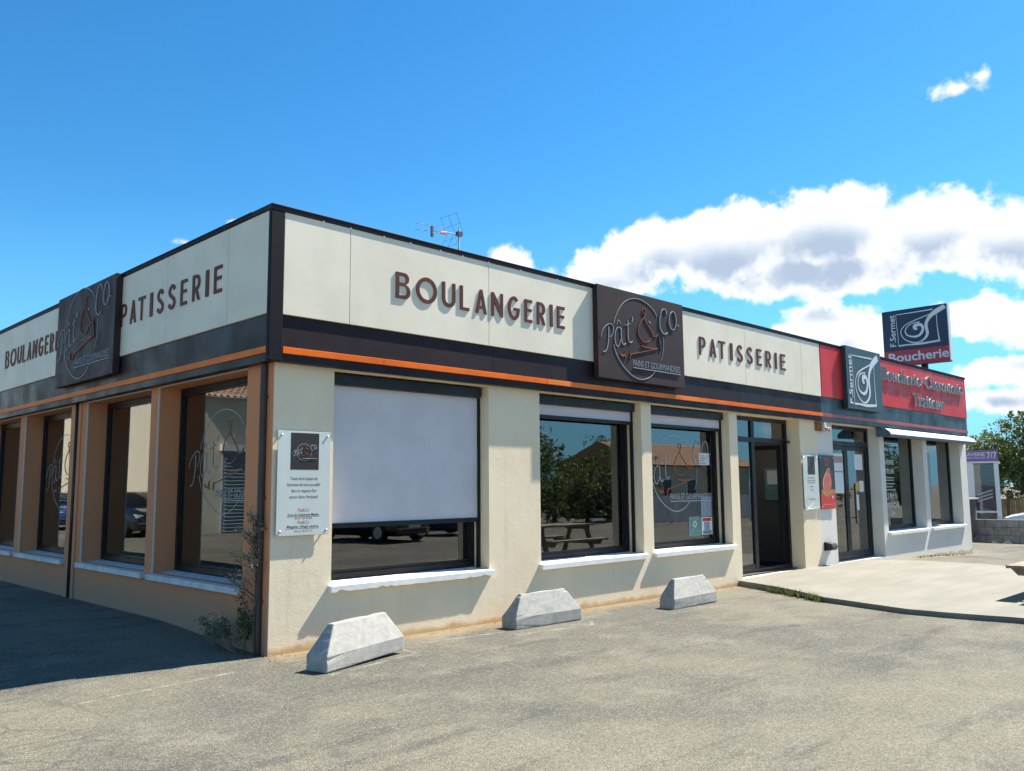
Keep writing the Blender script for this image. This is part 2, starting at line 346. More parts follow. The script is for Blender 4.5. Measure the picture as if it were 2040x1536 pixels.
# ------------------------------------------------------------------ mesh helpers
random.seed(7)
FRONT = lambda s, d, z: (s, d, z)       # facade coordinates: along, depth into the building, up
SIDE = lambda s, d, z: (d, s, z)
FF = lambda s, d, z: (s, d * 1.2 if d < 0 else d, z)     # the same for the fascia, which stands further out
FS = lambda s, d, z: (d * 1.2 if d < 0 else d, s, z)
class MB:
    def __init__(s, T=None): s.v = []; s.f = []; s.T = T or (lambda a, b, c: (a, b, c)); s.mi = []; s.cur = 0
    def add(s, vs, fs):
        o = len(s.v); s.v += [s.T(*p) for p in vs]; s.f += [tuple(i + o for i in f) for f in fs]; s.mi += [s.cur] * len(fs); return s
    def box(s, a0, b0, c0, a1, b1, c1):
        vs = [(a0, b0, c0), (a1, b0, c0), (a1, b1, c0), (a0, b1, c0), (a0, b0, c1), (a1, b0, c1), (a1, b1, c1), (a0, b1, c1)]
        return s.add(vs, [(0, 3, 2, 1), (4, 5, 6, 7), (0, 1, 5, 4), (1, 2, 6, 5), (2, 3, 7, 6), (3, 0, 4, 7)])
    def quad(s, *p): return s.add(list(p), [tuple(range(len(p)))])
    def bar(s, p, q, r=.01, r2=None, n=6):
        """round bar from p to q"""
        p, q = Vector(p), Vector(q); r2 = r if r2 is None else r2
        ax = (q - p).normalized(); up = Vector((0, 0, 1)) if abs(ax.z) < .9 else Vector((1, 0, 0))
        e1 = ax.cross(up).normalized(); e2 = ax.cross(e1)
        vs = []
        for c, rr in ((p, r), (q, r2)):
            for i in range(n):
                a = 2 * pi * i / n; vs.append(tuple(c + e1 * (rr * cos(a)) + e2 * (rr * sin(a))))
        fs = [(i, (i + 1) % n, n + (i + 1) % n, n + i) for i in range(n)] + [tuple(range(n - 1, -1, -1)), tuple(range(n, 2 * n))]
        return s.add(vs, fs)
    def tube(s, pts, rad, n=6):
        pts = [Vector(p) for p in pts]
        if not isinstance(rad, (list, tuple)): rad = [rad] * len(pts)
        vs = []; up0 = Vector((.31, .17, .93)).normalized()
        for i, p in enumerate(pts):
            ax = (pts[min(i + 1, len(pts) - 1)] - pts[max(i - 1, 0)]).normalized()
            e1 = ax.cross(up0)
            if e1.length < .05: e1 = ax.cross(Vector((1, 0, 0)))
            e1.normalize(); e2 = ax.cross(e1)
            for j in range(n):
                a = 2 * pi * j / n; vs.append(tuple(p + e1 * (rad[i] * cos(a)) + e2 * (rad[i] * sin(a))))
        fs = []
        for i in range(len(pts) - 1):
            for j in range(n): fs.append((i * n + j, i * n + (j + 1) % n, (i + 1) * n + (j + 1) % n, (i + 1) * n + j))
        fs += [tuple(range(n - 1, -1, -1)), tuple(range((len(pts) - 1) * n, len(pts) * n))]
        return s.add(vs, fs)
    def prism(s, contours, d0, d1, axis='d'):
        """extrude 2D outline(s) (first outer, rest holes), coordinates (along, up), from depth d0 (front) to d1 (back)"""
        allp = [p for c in contours for p in c]
        tri = tessellate_polygon([[Vector((p[0], p[1], 0)) for p in c] for c in contours])
        n = len(allp)
        vs = [(p[0], d0, p[1]) for p in allp] + [(p[0], d1, p[1]) for p in allp]
        fs = [tuple(t) for t in tri] + [tuple(i + n for i in reversed(t)) for t in tri]
        o = 0
        for c in contours:
            L = len(c)
            for i in range(L): fs.append((o + i, o + (i + 1) % L, n + o + (i + 1) % L, n + o + i))
            o += L
        return s.add(vs, fs)
    def build(s, name, mats, parent=None, smooth=False, bevel=0.0, label=None, cat=None, group=None, kind=None, recalc=True, weld=False):
        me = bpy.data.meshes.new(name)
        loc = Vector((0, 0, 0))
        vs = s.v
        if parent is None and vs:
            xs = [p[0] for p in vs]; ys = [p[1] for p in vs]; zs = [p[2] for p in vs]
            loc = Vector(((min(xs) + max(xs)) / 2, (min(ys) + max(ys)) / 2, min(zs)))
            vs = [(p[0] - loc.x, p[1] - loc.y, p[2] - loc.z) for p in vs]
        me.from_pydata(vs, [], s.f); 
        if not isinstance(mats, (list, tuple)): mats = [mats]
        for mm in mats: me.materials.append(MATS[mm])
        if any(s.mi): me.polygons.foreach_set('material_index', s.mi)
        if recalc or bevel or weld:
            bm = bmesh.new(); bm.from_mesh(me)
            if weld: bmesh.ops.remove_doubles(bm, verts=bm.verts, dist=1e-5)
            if recalc: bmesh.ops.recalc_face_normals(bm, faces=bm.faces)
            if bevel:
                ed = [e for e in bm.edges if len(e.link_faces) == 2 and e.calc_face_angle(0) > .5]
                bmesh.ops.bevel(bm, geom=ed, offset=bevel, segments=2, affect='EDGES', profile=.6)
            bm.to_mesh(me); bm.free()
        if smooth: me.polygons.foreach_set('use_smooth', [True] * len(me.polygons))
        me.update()
        o = bpy.data.objects.new(name, me); COL.objects.link(o); o.location = loc
        attach(o, parent); tag(o, label, cat, group, kind)
        return o
def attach(o, parent):
    if parent is not None:
        o.parent = parent
        if parent.parent is None: o.matrix_parent_inverse = WORLD[parent.name].inverted()
WORLD = {}
class _W(dict):
    def __missing__(s, k):
        ob = bpy.data.objects[k]
        return Matrix.Translation(ob.location) @ ob.rotation_euler.to_matrix().to_4x4()
WORLD = _W()
def tag(o, label=None, cat=None, group=None, kind=None):
    if label: o['label'] = label
    if cat: o['category'] = cat
    if group: o['group'] = group
    if kind: o['kind'] = kind
def empty(name, loc, label, cat, group=None, rz=0.0):
    o = bpy.data.objects.new(name, None); COL.objects.link(o); o.location = loc; o.rotation_euler = (0, 0, rz); o.empty_display_size = .2
    tag(o, label, cat, group); return o
def copy_tree(o, parent=None):
    c = o.copy(); COL.objects.link(c)
    if parent is not None: c.parent = parent
    for ch in list(o.children): copy_tree(ch, c)
    return c
def place(verts_T, rz, loc):
    """transform callable for MB: rotate about z then move"""
    c, s_ = cos(rz), sin(rz)
    return lambda x, y, z: (loc[0] + x * c - y * s_, loc[1] + x * s_ + y * c, loc[2] + z)
def wall_grid(mb, S, Z, solid, d0, d1):
    nS, nZ = len(S) - 1, len(Z) - 1
    ok = lambda i, j: 0 <= i < nS and 0 <= j < nZ and solid((S[i] + S[i + 1]) / 2, (Z[j] + Z[j + 1]) / 2)
    for i in range(nS):
        for j in range(nZ):
            if not ok(i, j): continue
            a, b, c, d = S[i], S[i + 1], Z[j], Z[j + 1]
            mb.quad((a, d0, c), (b, d0, c), (b, d0, d), (a, d0, d)); mb.quad((a, d1, c), (a, d1, d), (b, d1, d), (b, d1, c))
            if not ok(i - 1, j): mb.quad((a, d0, c), (a, d0, d), (a, d1, d), (a, d1, c))
            if not ok(i + 1, j): mb.quad((b, d0, c), (b, d1, c), (b, d1, d), (b, d0, d))
            if not ok(i, j - 1): mb.quad((a, d0, c), (a, d1, c), (b, d1, c), (b, d0, c))
            if not ok(i, j + 1): mb.quad((a, d0, d), (b, d0, d), (b, d1, d), (a, d1, d))
    return mb
def crom(pts, n=6, vals=None):
    """Catmull-Rom samples of a 2D polyline (and of per-point values)"""
    if len(pts) < 3:
        r = [(pts[0][0] + (pts[-1][0] - pts[0][0]) * t / n, pts[0][1] + (pts[-1][1] - pts[0][1]) * t / n) for t in range(n + 1)]
        return r, ([vals[0] + (vals[-1] - vals[0]) * t / n for t in range(n + 1)] if vals else None)
    P = [pts[0]] + list(pts) + [pts[-1]]; V = ([vals[0]] + list(vals) + [vals[-1]]) if vals else None
    out = []; ov = []
    for i in range(1, len(P) - 2):
        for t in range(n):
            t_ = t / n; t2 = t_ * t_; t3 = t2 * t_
            f = lambda a, b, c, d: .5 * (2 * b + (c - a) * t_ + (2 * a - 5 * b + 4 * c - d) * t2 + (3 * b - a - 3 * c + d) * t3)
            out.append((f(P[i - 1][0], P[i][0], P[i + 1][0], P[i + 2][0]), f(P[i - 1][1], P[i][1], P[i + 1][1], P[i + 2][1])))
            if V: ov.append(V[i] + (V[i + 1] - V[i]) * t_)
    out.append(tuple(P[-2])); 
    if V: ov.append(V[-2])
    return out, ov
def ribbon(mb, pts, w, d_front, d_back, widths=None, n=6, taper=False):
    """raised stroke: pts (along, up), w full width"""
    p, wv = crom(pts, n, widths)
    L = len(p); vs = []
    for i in range(L):
        a = p[max(i - 1, 0)]; b = p[min(i + 1, L - 1)]; tx, tz = b[0] - a[0], b[1] - a[1]; l = sqrt(tx * tx + tz * tz) or 1
        nx, nz = -tz / l, tx / l; h = w * .5 * (wv[i] if wv else 1)
        if taper: h *= .45 + .55 * sin(pi * min(1, max(0, (i + .5) / L)))
        for dd in (d_front, d_back):
            vs += [(p[i][0] + nx * h, dd, p[i][1] + nz * h), (p[i][0] - nx * h, dd, p[i][1] - nz * h)]
    fs = []
    for i in range(L - 1):
        o = i * 4; q = o + 4
        fs += [(o, o + 1, q + 1, q), (o + 2, q + 2, q + 3, o + 3), (o, q, q + 2, o + 2), (o + 1, o + 3, q + 3, q + 1)]
    fs += [(0, 2, 3, 1), (L * 4 - 4, L * 4 - 3, L * 4 - 1, L * 4 - 2)]
    return mb.add(vs, fs)
def text_geo(body, size=1.0, extrude=0.0, offset=0.0, sx=1.0, align='LEFT', spacing=1.0, shear=0.0):
    cu = bpy.data.curves.new('txt', 'FONT'); cu.body = body; cu.size = size; cu.extrude = extrude; cu.offset = offset
    cu.align_x = align; cu.space_character = spacing; cu.shear = shear; cu.resolution_u = 3; cu.fill_mode = 'FRONT' if extrude == 0 else 'BOTH'
    ob = bpy.data.objects.new('txt', cu)
    me = bpy.data.meshes.new_from_object(ob)
    vs = [(v.co.x * sx, v.co.y, v.co.z) for v in me.vertices]; fs = [tuple(p.vertices) for p in me.polygons]
    bpy.data.objects.remove(ob); bpy.data.curves.remove(cu); bpy.data.meshes.remove(me)
    return vs, fs
def text_w(body, **kw):
    vs, _ = text_geo(body, **kw); return (min(p[0] for p in vs), max(p[0] for p in vs)) if vs else (0, 0)
def add_text(mb, body, a0, z0, d, width=None, height=.1, flip=False, align='CENTER', **kw):
    """text on a facade plane; a0 = anchor along, flip for a facade whose along axis runs right to left"""
    vs, fs = text_geo(body, size=1.0, align='LEFT', **kw)
    if not vs: return
    x0 = min(p[0] for p in vs); x1 = max(p[0] for p in vs)
    sc = height / .72; sx = sc
    if width: sx = width / (x1 - x0)
    W = (x1 - x0) * sx
    off = {'CENTER': -W / 2, 'LEFT': 0.0, 'RIGHT': -W}[align]
    sg = -1 if flip else 1
    mb.add([(a0 + sg * ((p[0] - x0) * sx + off), d - p[2] * sc, z0 + p[1] * sc) for p in vs], fs)
# ------------------------------------------------------------------ ground, terrace
def sm(t): t = max(0.0, min(1.0, t)); return t * t * (3 - 2 * t)
def lerp_tab(tab, x):
    if x <= tab[0][0]: return tab[0][1]
    for (a, b), (c, d) in zip(tab, tab[1:]):
        if x <= c: return b + (d - b) * (x - a) / (c - a)
    return tab[-1][1]
GT = ((0, 0), (5.3, -.04), (8.7, -.078), (12, -.075), (15, -.06), (17.6, -.13), (20.7, -.27), (28, -.33), (45, -.45))
def gz(x, y): return lerp_tab(GT, x) + .10 * sm(y / 2.7) * (1 - sm(x / 3.0))
def grid(mb, xs, ys, zf):
    n = len(ys); base = len(mb.v)
    mb.v += [(x, y, zf(x, y)) for x in xs for y in ys]
    for i in range(len(xs) - 1):
        for j in range(n - 1):
            mb.f.append((base + i * n + j, base + (i + 1) * n + j, base + (i + 1) * n + j + 1, base + i * n + j + 1)); mb.mi.append(0)
xs = [-900, -200, -60, -25, -15, -10] + [-8 + .8 * i for i in range(46)] + [31, 36, 45, 70, 200, 1500]
ys = [-900, -200, -60, -35, -20, -14] + [-10 + .6 * i for i in range(36)] + [14, 18, 25, 40, 90, 300, 1500]
mb = MB(); grid(mb, xs, ys, gz); mb.build('ground', 'asphalt', kind='structure', smooth=True, recalc=False)

# concrete terrace in front of the doors
XL = ((-6.6, 7.8), (-4.59, 7.38), (-3.84, 7.26), (-3.24, 7.25), (-1.96, 7.68), (-1.2, 8.15), (-.5, 8.5), (0, 8.72))
XR = ((-6.6, 13.3), (-4.2, 13.5), (-3.0, 14.2), (-2.3, 15.1), (-1.7, 15.4), (-.7, 15.42), (0, 15.2))
def slab_z(x, y, u):
    z = .045 - .04 * sm(-y / 2.2) - .03 * (1 - sm((x - 8.6) / 1.6)) * (1 - sm(-y / 1.5))
    return z * (1 - sm((u - .75) / .25)) + (gz(x, y) + .012) * sm((u - .75) / .25)
mb = MB(); YS = [-6.6 + .22 * i for i in range(30)] + [-.002]; NU = 22; vs = []
rng = random.Random(3)
for y in YS:
    a, b = lerp_tab(XL, y) + rng.uniform(-.012, .012), lerp_tab(XR, y)
    for i in range(NU + 1):
        u = i / NU; x = a + (b - a) * u; vs.append((x, y, slab_z(x, y, u)))
n = NU + 1; fs = []
for j in range(len(YS) - 1):
    for i in range(NU): fs.append((j * n + i, j * n + i + 1, (j + 1) * n + i + 1, (j + 1) * n + i))
mb.add(vs, fs)
edge = [j * n for j in range(len(YS))]; ev = [vs[i] for i in edge]; lo = [(p[0] + rng.uniform(-.015, .02), p[1], gz(p[0], p[1]) - .06) for p in ev]
mb.add(ev + lo, [(i + 1, i, len(ev) + i, len(ev) + i + 1) for i in range(len(ev) - 1)])
mb.build('concrete_terrace', 'slab_concrete', kind='structure', recalc=False)

# ------------------------------------------------------------------ the shop building
FH = (.045, 2.85)
bld = empty('shop_building', (10.3, 8, -.05), 'long single-storey flat-roofed shop building with cream front, orange side wall and panelled fascia', 'building')
ZW = [-.7, .03, .55, .62, 2.85, 3.0]
OPEN_B = [(.71, 2.955, .62), (3.875, 6.10, .62), (6.35, 8.60, .62), (8.86, 11.15, .03)]
OPEN_C = [(12.57, 14.92, .03), (15.17, 17.53, .55), (17.80, 20.18, .55)]
OPEN_S = [(.53, 2.74, .62), (2.98, 5.185, .62), (5.865, 8.055, .62), (8.35, 10.55, .62), (11.2, 13.4, .62)]
def solid_fn(ops):
    def f(s, z):
        return not any(a < s < b and c < z < 2.85 for a, b, c in ops)
    return f
def brk(ops, a, b): return sorted({a, b, *[v for o in ops for v in o[:2]]})
mb = MB(FRONT); wall_grid(mb, brk(OPEN_B, .01, 11.868), ZW, solid_fn(OPEN_B), 0, .34); mb.build('front_wall', 'cream_plaster', bld, recalc=True, weld=True)
mb = MB(FRONT); wall_grid(mb, brk(OPEN_C, 11.87, 20.69), ZW, solid_fn(OPEN_C), 0.003, .34); o = mb.build('front_wall', 'white_plaster', bld, weld=True); o['label'] = "greyish white painted wall of the butcher's half"
mb = MB(SIDE); wall_grid(mb, brk(OPEN_S, .012, 16), ZW, solid_fn(OPEN_S), 0, .34); o = mb.build('side_wall', 'orange_plaster', bld, weld=True); o['label'] = 'orange-brown plastered side wall in the shade'
mb = MB(); mb.box(20.35, .35, -.7, 20.688, 16, 3.0); mb.build('end_wall', 'white_plaster', bld)
mb = MB(); mb.box(.35, 15.7, -.7, 20.3, 16, 3.0); mb.build('back_wall', 'white_plaster', bld)
# shallow pilaster strips and joint on the side wall
for a, b in ((5.40, 5.50), (5.63, 5.78)):
    mb = MB(SIDE); mb.box(a, -.02, -.2, b, .05, 2.855); mb.build('pilaster', 'orange_plaster', bld)
mb = MB(SIDE); mb.bar((5.565, -.022, -.1), (5.565, -.022, 2.86), .022, n=8); mb.build('conduit', 'pipe_brown', bld, smooth=True)
mb = MB(SIDE); mb.bar((.135, -.03, -.05), (.135, -.03, 2.86), .036, n=10)
for z in (.5, 1.5, 2.5): mb.box(.09, -.05, z, .18, .002, z + .03)
mb.build('downpipe', 'pipe_brown', bld, smooth=False)

# fascia
mb = MB(); mb.box(-.108, -.108, 2.864, 20.5, .25, 4.40); mb.box(-.108, .25, 2.864, .25, 15.9, 4.40); mb.box(20.2, .25, 2.864, 20.5, 15.9, 4.40)
mb.build('fascia_core', 'dark_metal', bld)
mb = MB(); mb.box(.2, .2, 4.05, 20.3, 15.9, 4.15); mb.build('roof', 'roofing', bld)
for a, b in ((.006, .79), (.796, 2.83), (2.836, 4.95), (6.85, 8.98), (8.986, 11.07), (11.076, 11.862)):
    mb = MB(FF); mb.box(a, -.117, 3.335, b, -.08, 4.381); mb.build('fascia_panel', 'panel_cream', bld, bevel=.003)
for a, b in ((11.90, 12.92), (14.55, 18.985), (18.991, 20.52)):
    mb = MB(FF); mb.box(a, -.117, 3.335, b, -.08, 4.381); o = mb.build('fascia_panel', 'panel_red', bld, bevel=.003)
for a, b in ((-.09, .76), (.766, 2.31), (2.316, 3.8), (5.85, 7.78), (7.786, 10.0), (10.006, 12.2), (12.206, 15.9)):
    mb = MB(FS); mb.box(a, -.117, 3.335, b, -.08, 4.381); mb.build('fascia_panel', 'panel_cream', bld, bevel=.003)
for a, b in ((.004, 2.92), (2.924, 5.85), (5.854, 8.77), (8.774, 10.89), (10.894, 11.864)):
    mb = MB(FF); mb.box(a, -.099, 2.861, b, -.08, 3.328); mb.build('fascia_band', 'brown_metal', bld)
for a, b in ((11.868, 14.6), (14.604, 17.5), (17.504, 20.53)):
    mb = MB(FF); mb.box(a, -.099, 2.861, b, -.08, 3.328); mb.build('fascia_band', 'teal_metal', bld)
for a, b in ((-.092, 2.0), (2.004, 4.6), (4.604, 6.9), (6.904, 7.9), (7.904, 10.8), (10.804, 15.9)):
    mb = MB(FS); mb.box(a, -.099, 2.861, b, -.08, 3.328); mb.build('fascia_band', 'brown_sheet', bld)
for a, b, m_ in ((.02, 1.25, 'orange_trim'), (1.254, 3.9, 'orange_trim'), (3.904, 4.35, 'orange_trim_faded'), (4.354, 6.9, 'orange_trim_faded'), (6.904, 7.7, 'orange_trim_faded'), (7.704, 10.93, 'orange_trim'), (10.934, 11.93, 'orange_trim')):
    mb = MB(FF); mb.box(a, -.111, 2.943, b, -.095, 3.010); mb.build('trim_strip', m_, bld, bevel=.004)
for a, b in ((11.935, 15.0), (15.004, 18.0), (18.004, 20.56)):
    mb = MB(FF); mb.box(a, -.111, 2.943, b, -.095, 3.010); mb.build('trim_strip', 'red_trim', bld, bevel=.004)
for a, b, m_ in ((-.085, .9, 'orange_trim_faded'), (.904, 3.4, 'orange_trim_faded'), (3.404, 6.1, 'orange_trim_faded'), (6.104, 9.0, 'orange_trim_faded'), (9.004, 15.9, 'orange_trim_faded')):
    mb = MB(FS); mb.box(a, -.111, 2.943, b, -.095, 3.010); mb.build('trim_strip', m_, bld, bevel=.004)
mb = MB(); mb.box(-.149, -.149, 2.858, .0, -.094, 4.41); mb.build('corner_post', 'navy_metal', bld, bevel=.006)
for T, a, b, m_ in ((FF, -.156, 5.9, 'brown_metal'), (FF, 5.904, 11.86, 'brown_metal'), (FF, 11.864, 20.54, 'navy_metal'), (FS, .26, 5.0, 'navy_metal'), (FS, 5.004, 15.9, 'navy_metal')):
    mb = MB(T)
    if T is FS and a < 1: a = .255
    mb.box(a, -.127, 4.386, b, .25, 4.438); mb.box(a, -.132, 4.428, b, -.126, 4.442); mb.build('coping', m_, bld, bevel=.003)
# little clips that hold the front panels under the coping
mb = MB(FF)
for s in (.45, .79, 1.23, 1.6, 2.05, 2.4, 2.83, 3.4, 4.1): mb.box(s - .012, -.124, 4.366, s + .012, -.116, 4.387)
mb.build('panel_clips', 'screw_steel', bld, kind='stuff')

# ------------------------------------------------------------------ logo strokes and lettering
LOGO=[
('arc_top','w',0.011,[(0.358,0.797),(0.387,0.877),(0.46,0.997),(0.57,1.113),(0.697,1.188),(0.825,1.229),(0.972,1.24),(1.119,1.217),(1.25,1.167),(1.343,1.111),(1.407,1.039)]),
('arc_right','w',0.007,[(1.558,0.75),(1.563,0.652),(1.548,0.534),(1.514,0.438),(1.482,0.377)]),
('arc_low','w',0.012,[(1.329,0.196),(1.221,0.113),(1.087,0.062),(0.958,0.046),(0.814,0.067),(0.673,0.126),(0.536,0.217),(0.419,0.336),(0.363,0.439),(0.347,0.491)]),
('P1','w',0.016,[(0.237,0.738),(0.238,0.641),(0.225,0.531),(0.201,0.442),(0.166,0.385),(0.107,0.363)]),
('P2','w',0.01,[(0.064,0.571),(0.083,0.643),(0.152,0.722),(0.238,0.773),(0.306,0.779),(0.344,0.741),(0.337,0.674),(0.3,0.616),(0.271,0.594)]),
('a1','w',0.012,[(0.517,0.741),(0.46,0.756),(0.401,0.699),(0.374,0.614),(0.378,0.538),(0.404,0.492),(0.441,0.475),(0.481,0.517),(0.511,0.586)]),
('a2','w',0.014,[(0.521,0.752),(0.524,0.632),(0.54,0.546),(0.579,0.517),(0.627,0.543)]),
('a3','w',0.009,[(0.427,0.79),(0.467,0.861),(0.509,0.817)]),
('t1','w',0.014,[(0.685,0.884),(0.683,0.751),(0.684,0.629),(0.705,0.574),(0.744,0.564),(0.786,0.593)]),
('t2','w',0.008,[(0.607,0.802),(0.75,0.846)]),
('ap','w',0.02,[(0.792,0.951),(0.796,0.922),(0.778,0.877)]),
('and1','o',0.012,[(1.092,1.024),(1.053,1.053),(1.047,1.086),(1.078,1.116),(1.111,1.11),(1.119,1.074),(1.087,0.995),(1.004,0.91),(0.945,0.829),(0.929,0.748),(0.966,0.674),(1.038,0.62),(1.112,0.612),(1.188,0.637),(1.243,0.686)]),
('and2','o',0.016,[(1.081,0.985),(1.129,0.919),(1.197,0.85),(1.27,0.779),(1.296,0.727)]),
('and3','o',0.015,[(1.296,0.727),(1.379,0.737),(1.424,0.783)]),
('tick','w',0.018,[(1.192,0.943),(1.234,0.912)]),
('stem','d',0.012,[(1.431,0.741),(1.446,0.638),(1.479,0.521)]),
('br1','o',0.013,[(0.733,0.393),(1.087,0.473),(1.393,0.546)]),
('br2','o',0.016,[(1.001,0.545),(1.183,0.532),(1.403,0.549)]),
('br3','o',0.03,[(0.49,0.376),(0.541,0.349),(0.586,0.37)]),
('br4','o',0.014,[(0.614,0.422),(0.594,0.371),(0.619,0.324)]),
('br5','o',0.014,[(0.725,0.412),(0.711,0.311)]),
('C','w',0.013,[(1.655,1.114),(1.638,1.171),(1.589,1.181),(1.528,1.137),(1.484,1.038),(1.469,0.931),(1.504,0.842),(1.561,0.797),(1.62,0.796),(1.673,0.828)]),
('o','w',0.012,[(1.819,1.176),(1.756,1.122),(1.721,1.023),(1.746,0.932),(1.804,0.886),(1.866,0.911),(1.907,1.0),(1.906,1.095),(1.869,1.162),(1.823,1.177)]),
('dot','w',0.024,[(1.964,0.981),(1.971,0.963)]),
('rule','w',0.012,[(0.787,0.203),(1.983,0.2)]),
]
HAM=[
('frame_left',0.022,[(0.291,1.13),(0.297,0.857),(0.316,0.461),(0.326,0.095)],[0.3,0.6,0.7,0.6]),
('frame_top',0.04,[(0.284,1.123),(0.661,1.126),(1.299,1.14)],[0.4,0.6,0.9]),
('frame_base',0.075,[(0.327,0.106),(0.591,0.112),(0.919,0.102),(1.439,0.131)],[0.6,0.5,0.8,0.7]),
('frame_right',0.035,[(1.388,0.988),(1.388,0.673),(1.403,0.359),(1.425,0.13)],[0.5,0.5,0.8,1.1]),
('ham_outline',0.03,[(1.211,1.0),(0.964,0.92),(0.686,0.824),(0.51,0.725),(0.411,0.578),(0.436,0.401),(0.546,0.258),(0.729,0.166),(0.877,0.159),(1.018,0.213)],[0.8,0.8,0.8,0.7,0.7,0.8,0.9,1,1.1,1.3]),
('ham_leg',0.09,[(0.928,0.172),(1.058,0.265),(1.121,0.396),(1.111,0.522),(1.099,0.677),(1.146,0.823),(1.258,0.969),(1.43,1.086),(1.618,1.184)],[0.3,0.7,0.9,0.9,1.0,1.0,1.3,1.6,1.4]),
('ham_spiral',0.06,[(0.931,0.804),(0.712,0.77),(0.567,0.66),(0.532,0.519),(0.598,0.406),(0.754,0.348),(0.888,0.365),(0.974,0.456),(1.012,0.585),(0.966,0.694),(0.854,0.727)],[0.4,0.35,0.4,0.5,0.6,0.9,1.1,1.2,1.2,1.4,1.8]),
('ham_core',0.1,[(0.854,0.727),(0.796,0.666),(0.805,0.603),(0.862,0.584)],[1.0,1.2,0.9,0.5]),
]

def draw_logo(mb_by_col, ox, oz, sc, d, thick=.004, sgn=1, wk=1.0, strokes=None):
    for i, (nm, c, w, pts) in enumerate(strokes or LOGO):
        mbx = mb_by_col.get(c)
        if mbx is None: continue
        e = .00025 * i
        ribbon(mbx, [(ox + sgn * x * sc, oz + z * sc) for x, z in pts], w * sc * wk, d - thick - e, d, n=5)
LOGO_GROUPS = (('circle_line', ('arc_top', 'arc_right', 'arc_low')), ('script_letter', ('P1', 'P2')), ('script_letter', ('a1', 'a2', 'a3')), ('script_letter', ('t1', 't2')),
               ('apostrophe', ('ap',)), ('ampersand', ('and1', 'and2', 'and3')), ('leaf_mark', ('tick',)), ('stem_mark', ('stem',)), ('whisk_mark', ('br1', 'br2', 'br3', 'br4', 'br5')),
               ('script_letter', ('C',)), ('script_letter', ('o',)), ('full_stop', ('dot',)), ('rule_line', ('rule',)))
LCOL = {'w': 'logo_white', 'o': 'vinyl_orange', 'd': 'vinyl_dark'}
def logo_parts(parent, T, ox, oz, sc, d, sgn=1, thick=.006, wk=1.0, cols=None, text=True):
    cols = cols or LCOL; order = {s[0]: i for i, s in enumerate(LOGO)}
    for nm, members in LOGO_GROUPS:
        mb = MB(T); c = None
        for s in LOGO:
            if s[0] in members:
                c = s[1]; ribbon(mb, [(ox + sgn * x * sc, oz + z * sc) for x, z in s[3]], s[2] * sc * wk, d - thick - .0003 * order[s[0]], d + .001, n=5)
        mb.build(nm, cols[c], parent)
    if text:
        mb = MB(T); add_text(mb, 'PAINS ET GOURMANDISES', ox + sgn * .787 * sc, oz + .232 * sc, d - .003, width=1.2 * sc, height=.095 * sc, flip=sgn < 0, align='LEFT', extrude=.004)
        mb.build('strapline', 'sign_text_grey' if cols is LCOL else cols['w'], parent)
def logo_board(T, a0, a1, z0, z1, sgn, label):
    p = T((a0 + a1) / 2, -.15, z0)
    e = empty('logo_sign', p, label, 'sign', 'brown logo boards on the fascia')
    mb = MB(T); mb.box(a0, -.190, z0, a1, -.118, z1); mb.build('board', 'board_brown', e, bevel=.004)
    mb = MB(T); mb.box(a0 + .05, -.1175, z0 + .04, a1 - .05, -.0995, z1 - .06); mb.build('mounting_frame', 'dark_metal', e)
    ox = a0 if sgn > 0 else a1
    logo_parts(e, T, ox, z0, (a1 - a0) / 2.11, -.190, sgn, wk=.66)
    return e
logo_board(FF, 4.84, 6.955, 3.11, 4.432, 1, 'dark brown square logo board with white script on the sunlit front fascia')
logo_board(FS, 3.70, 5.96, 3.105, 4.432, -1, 'dark brown square logo board with white script on the shaded side fascia')

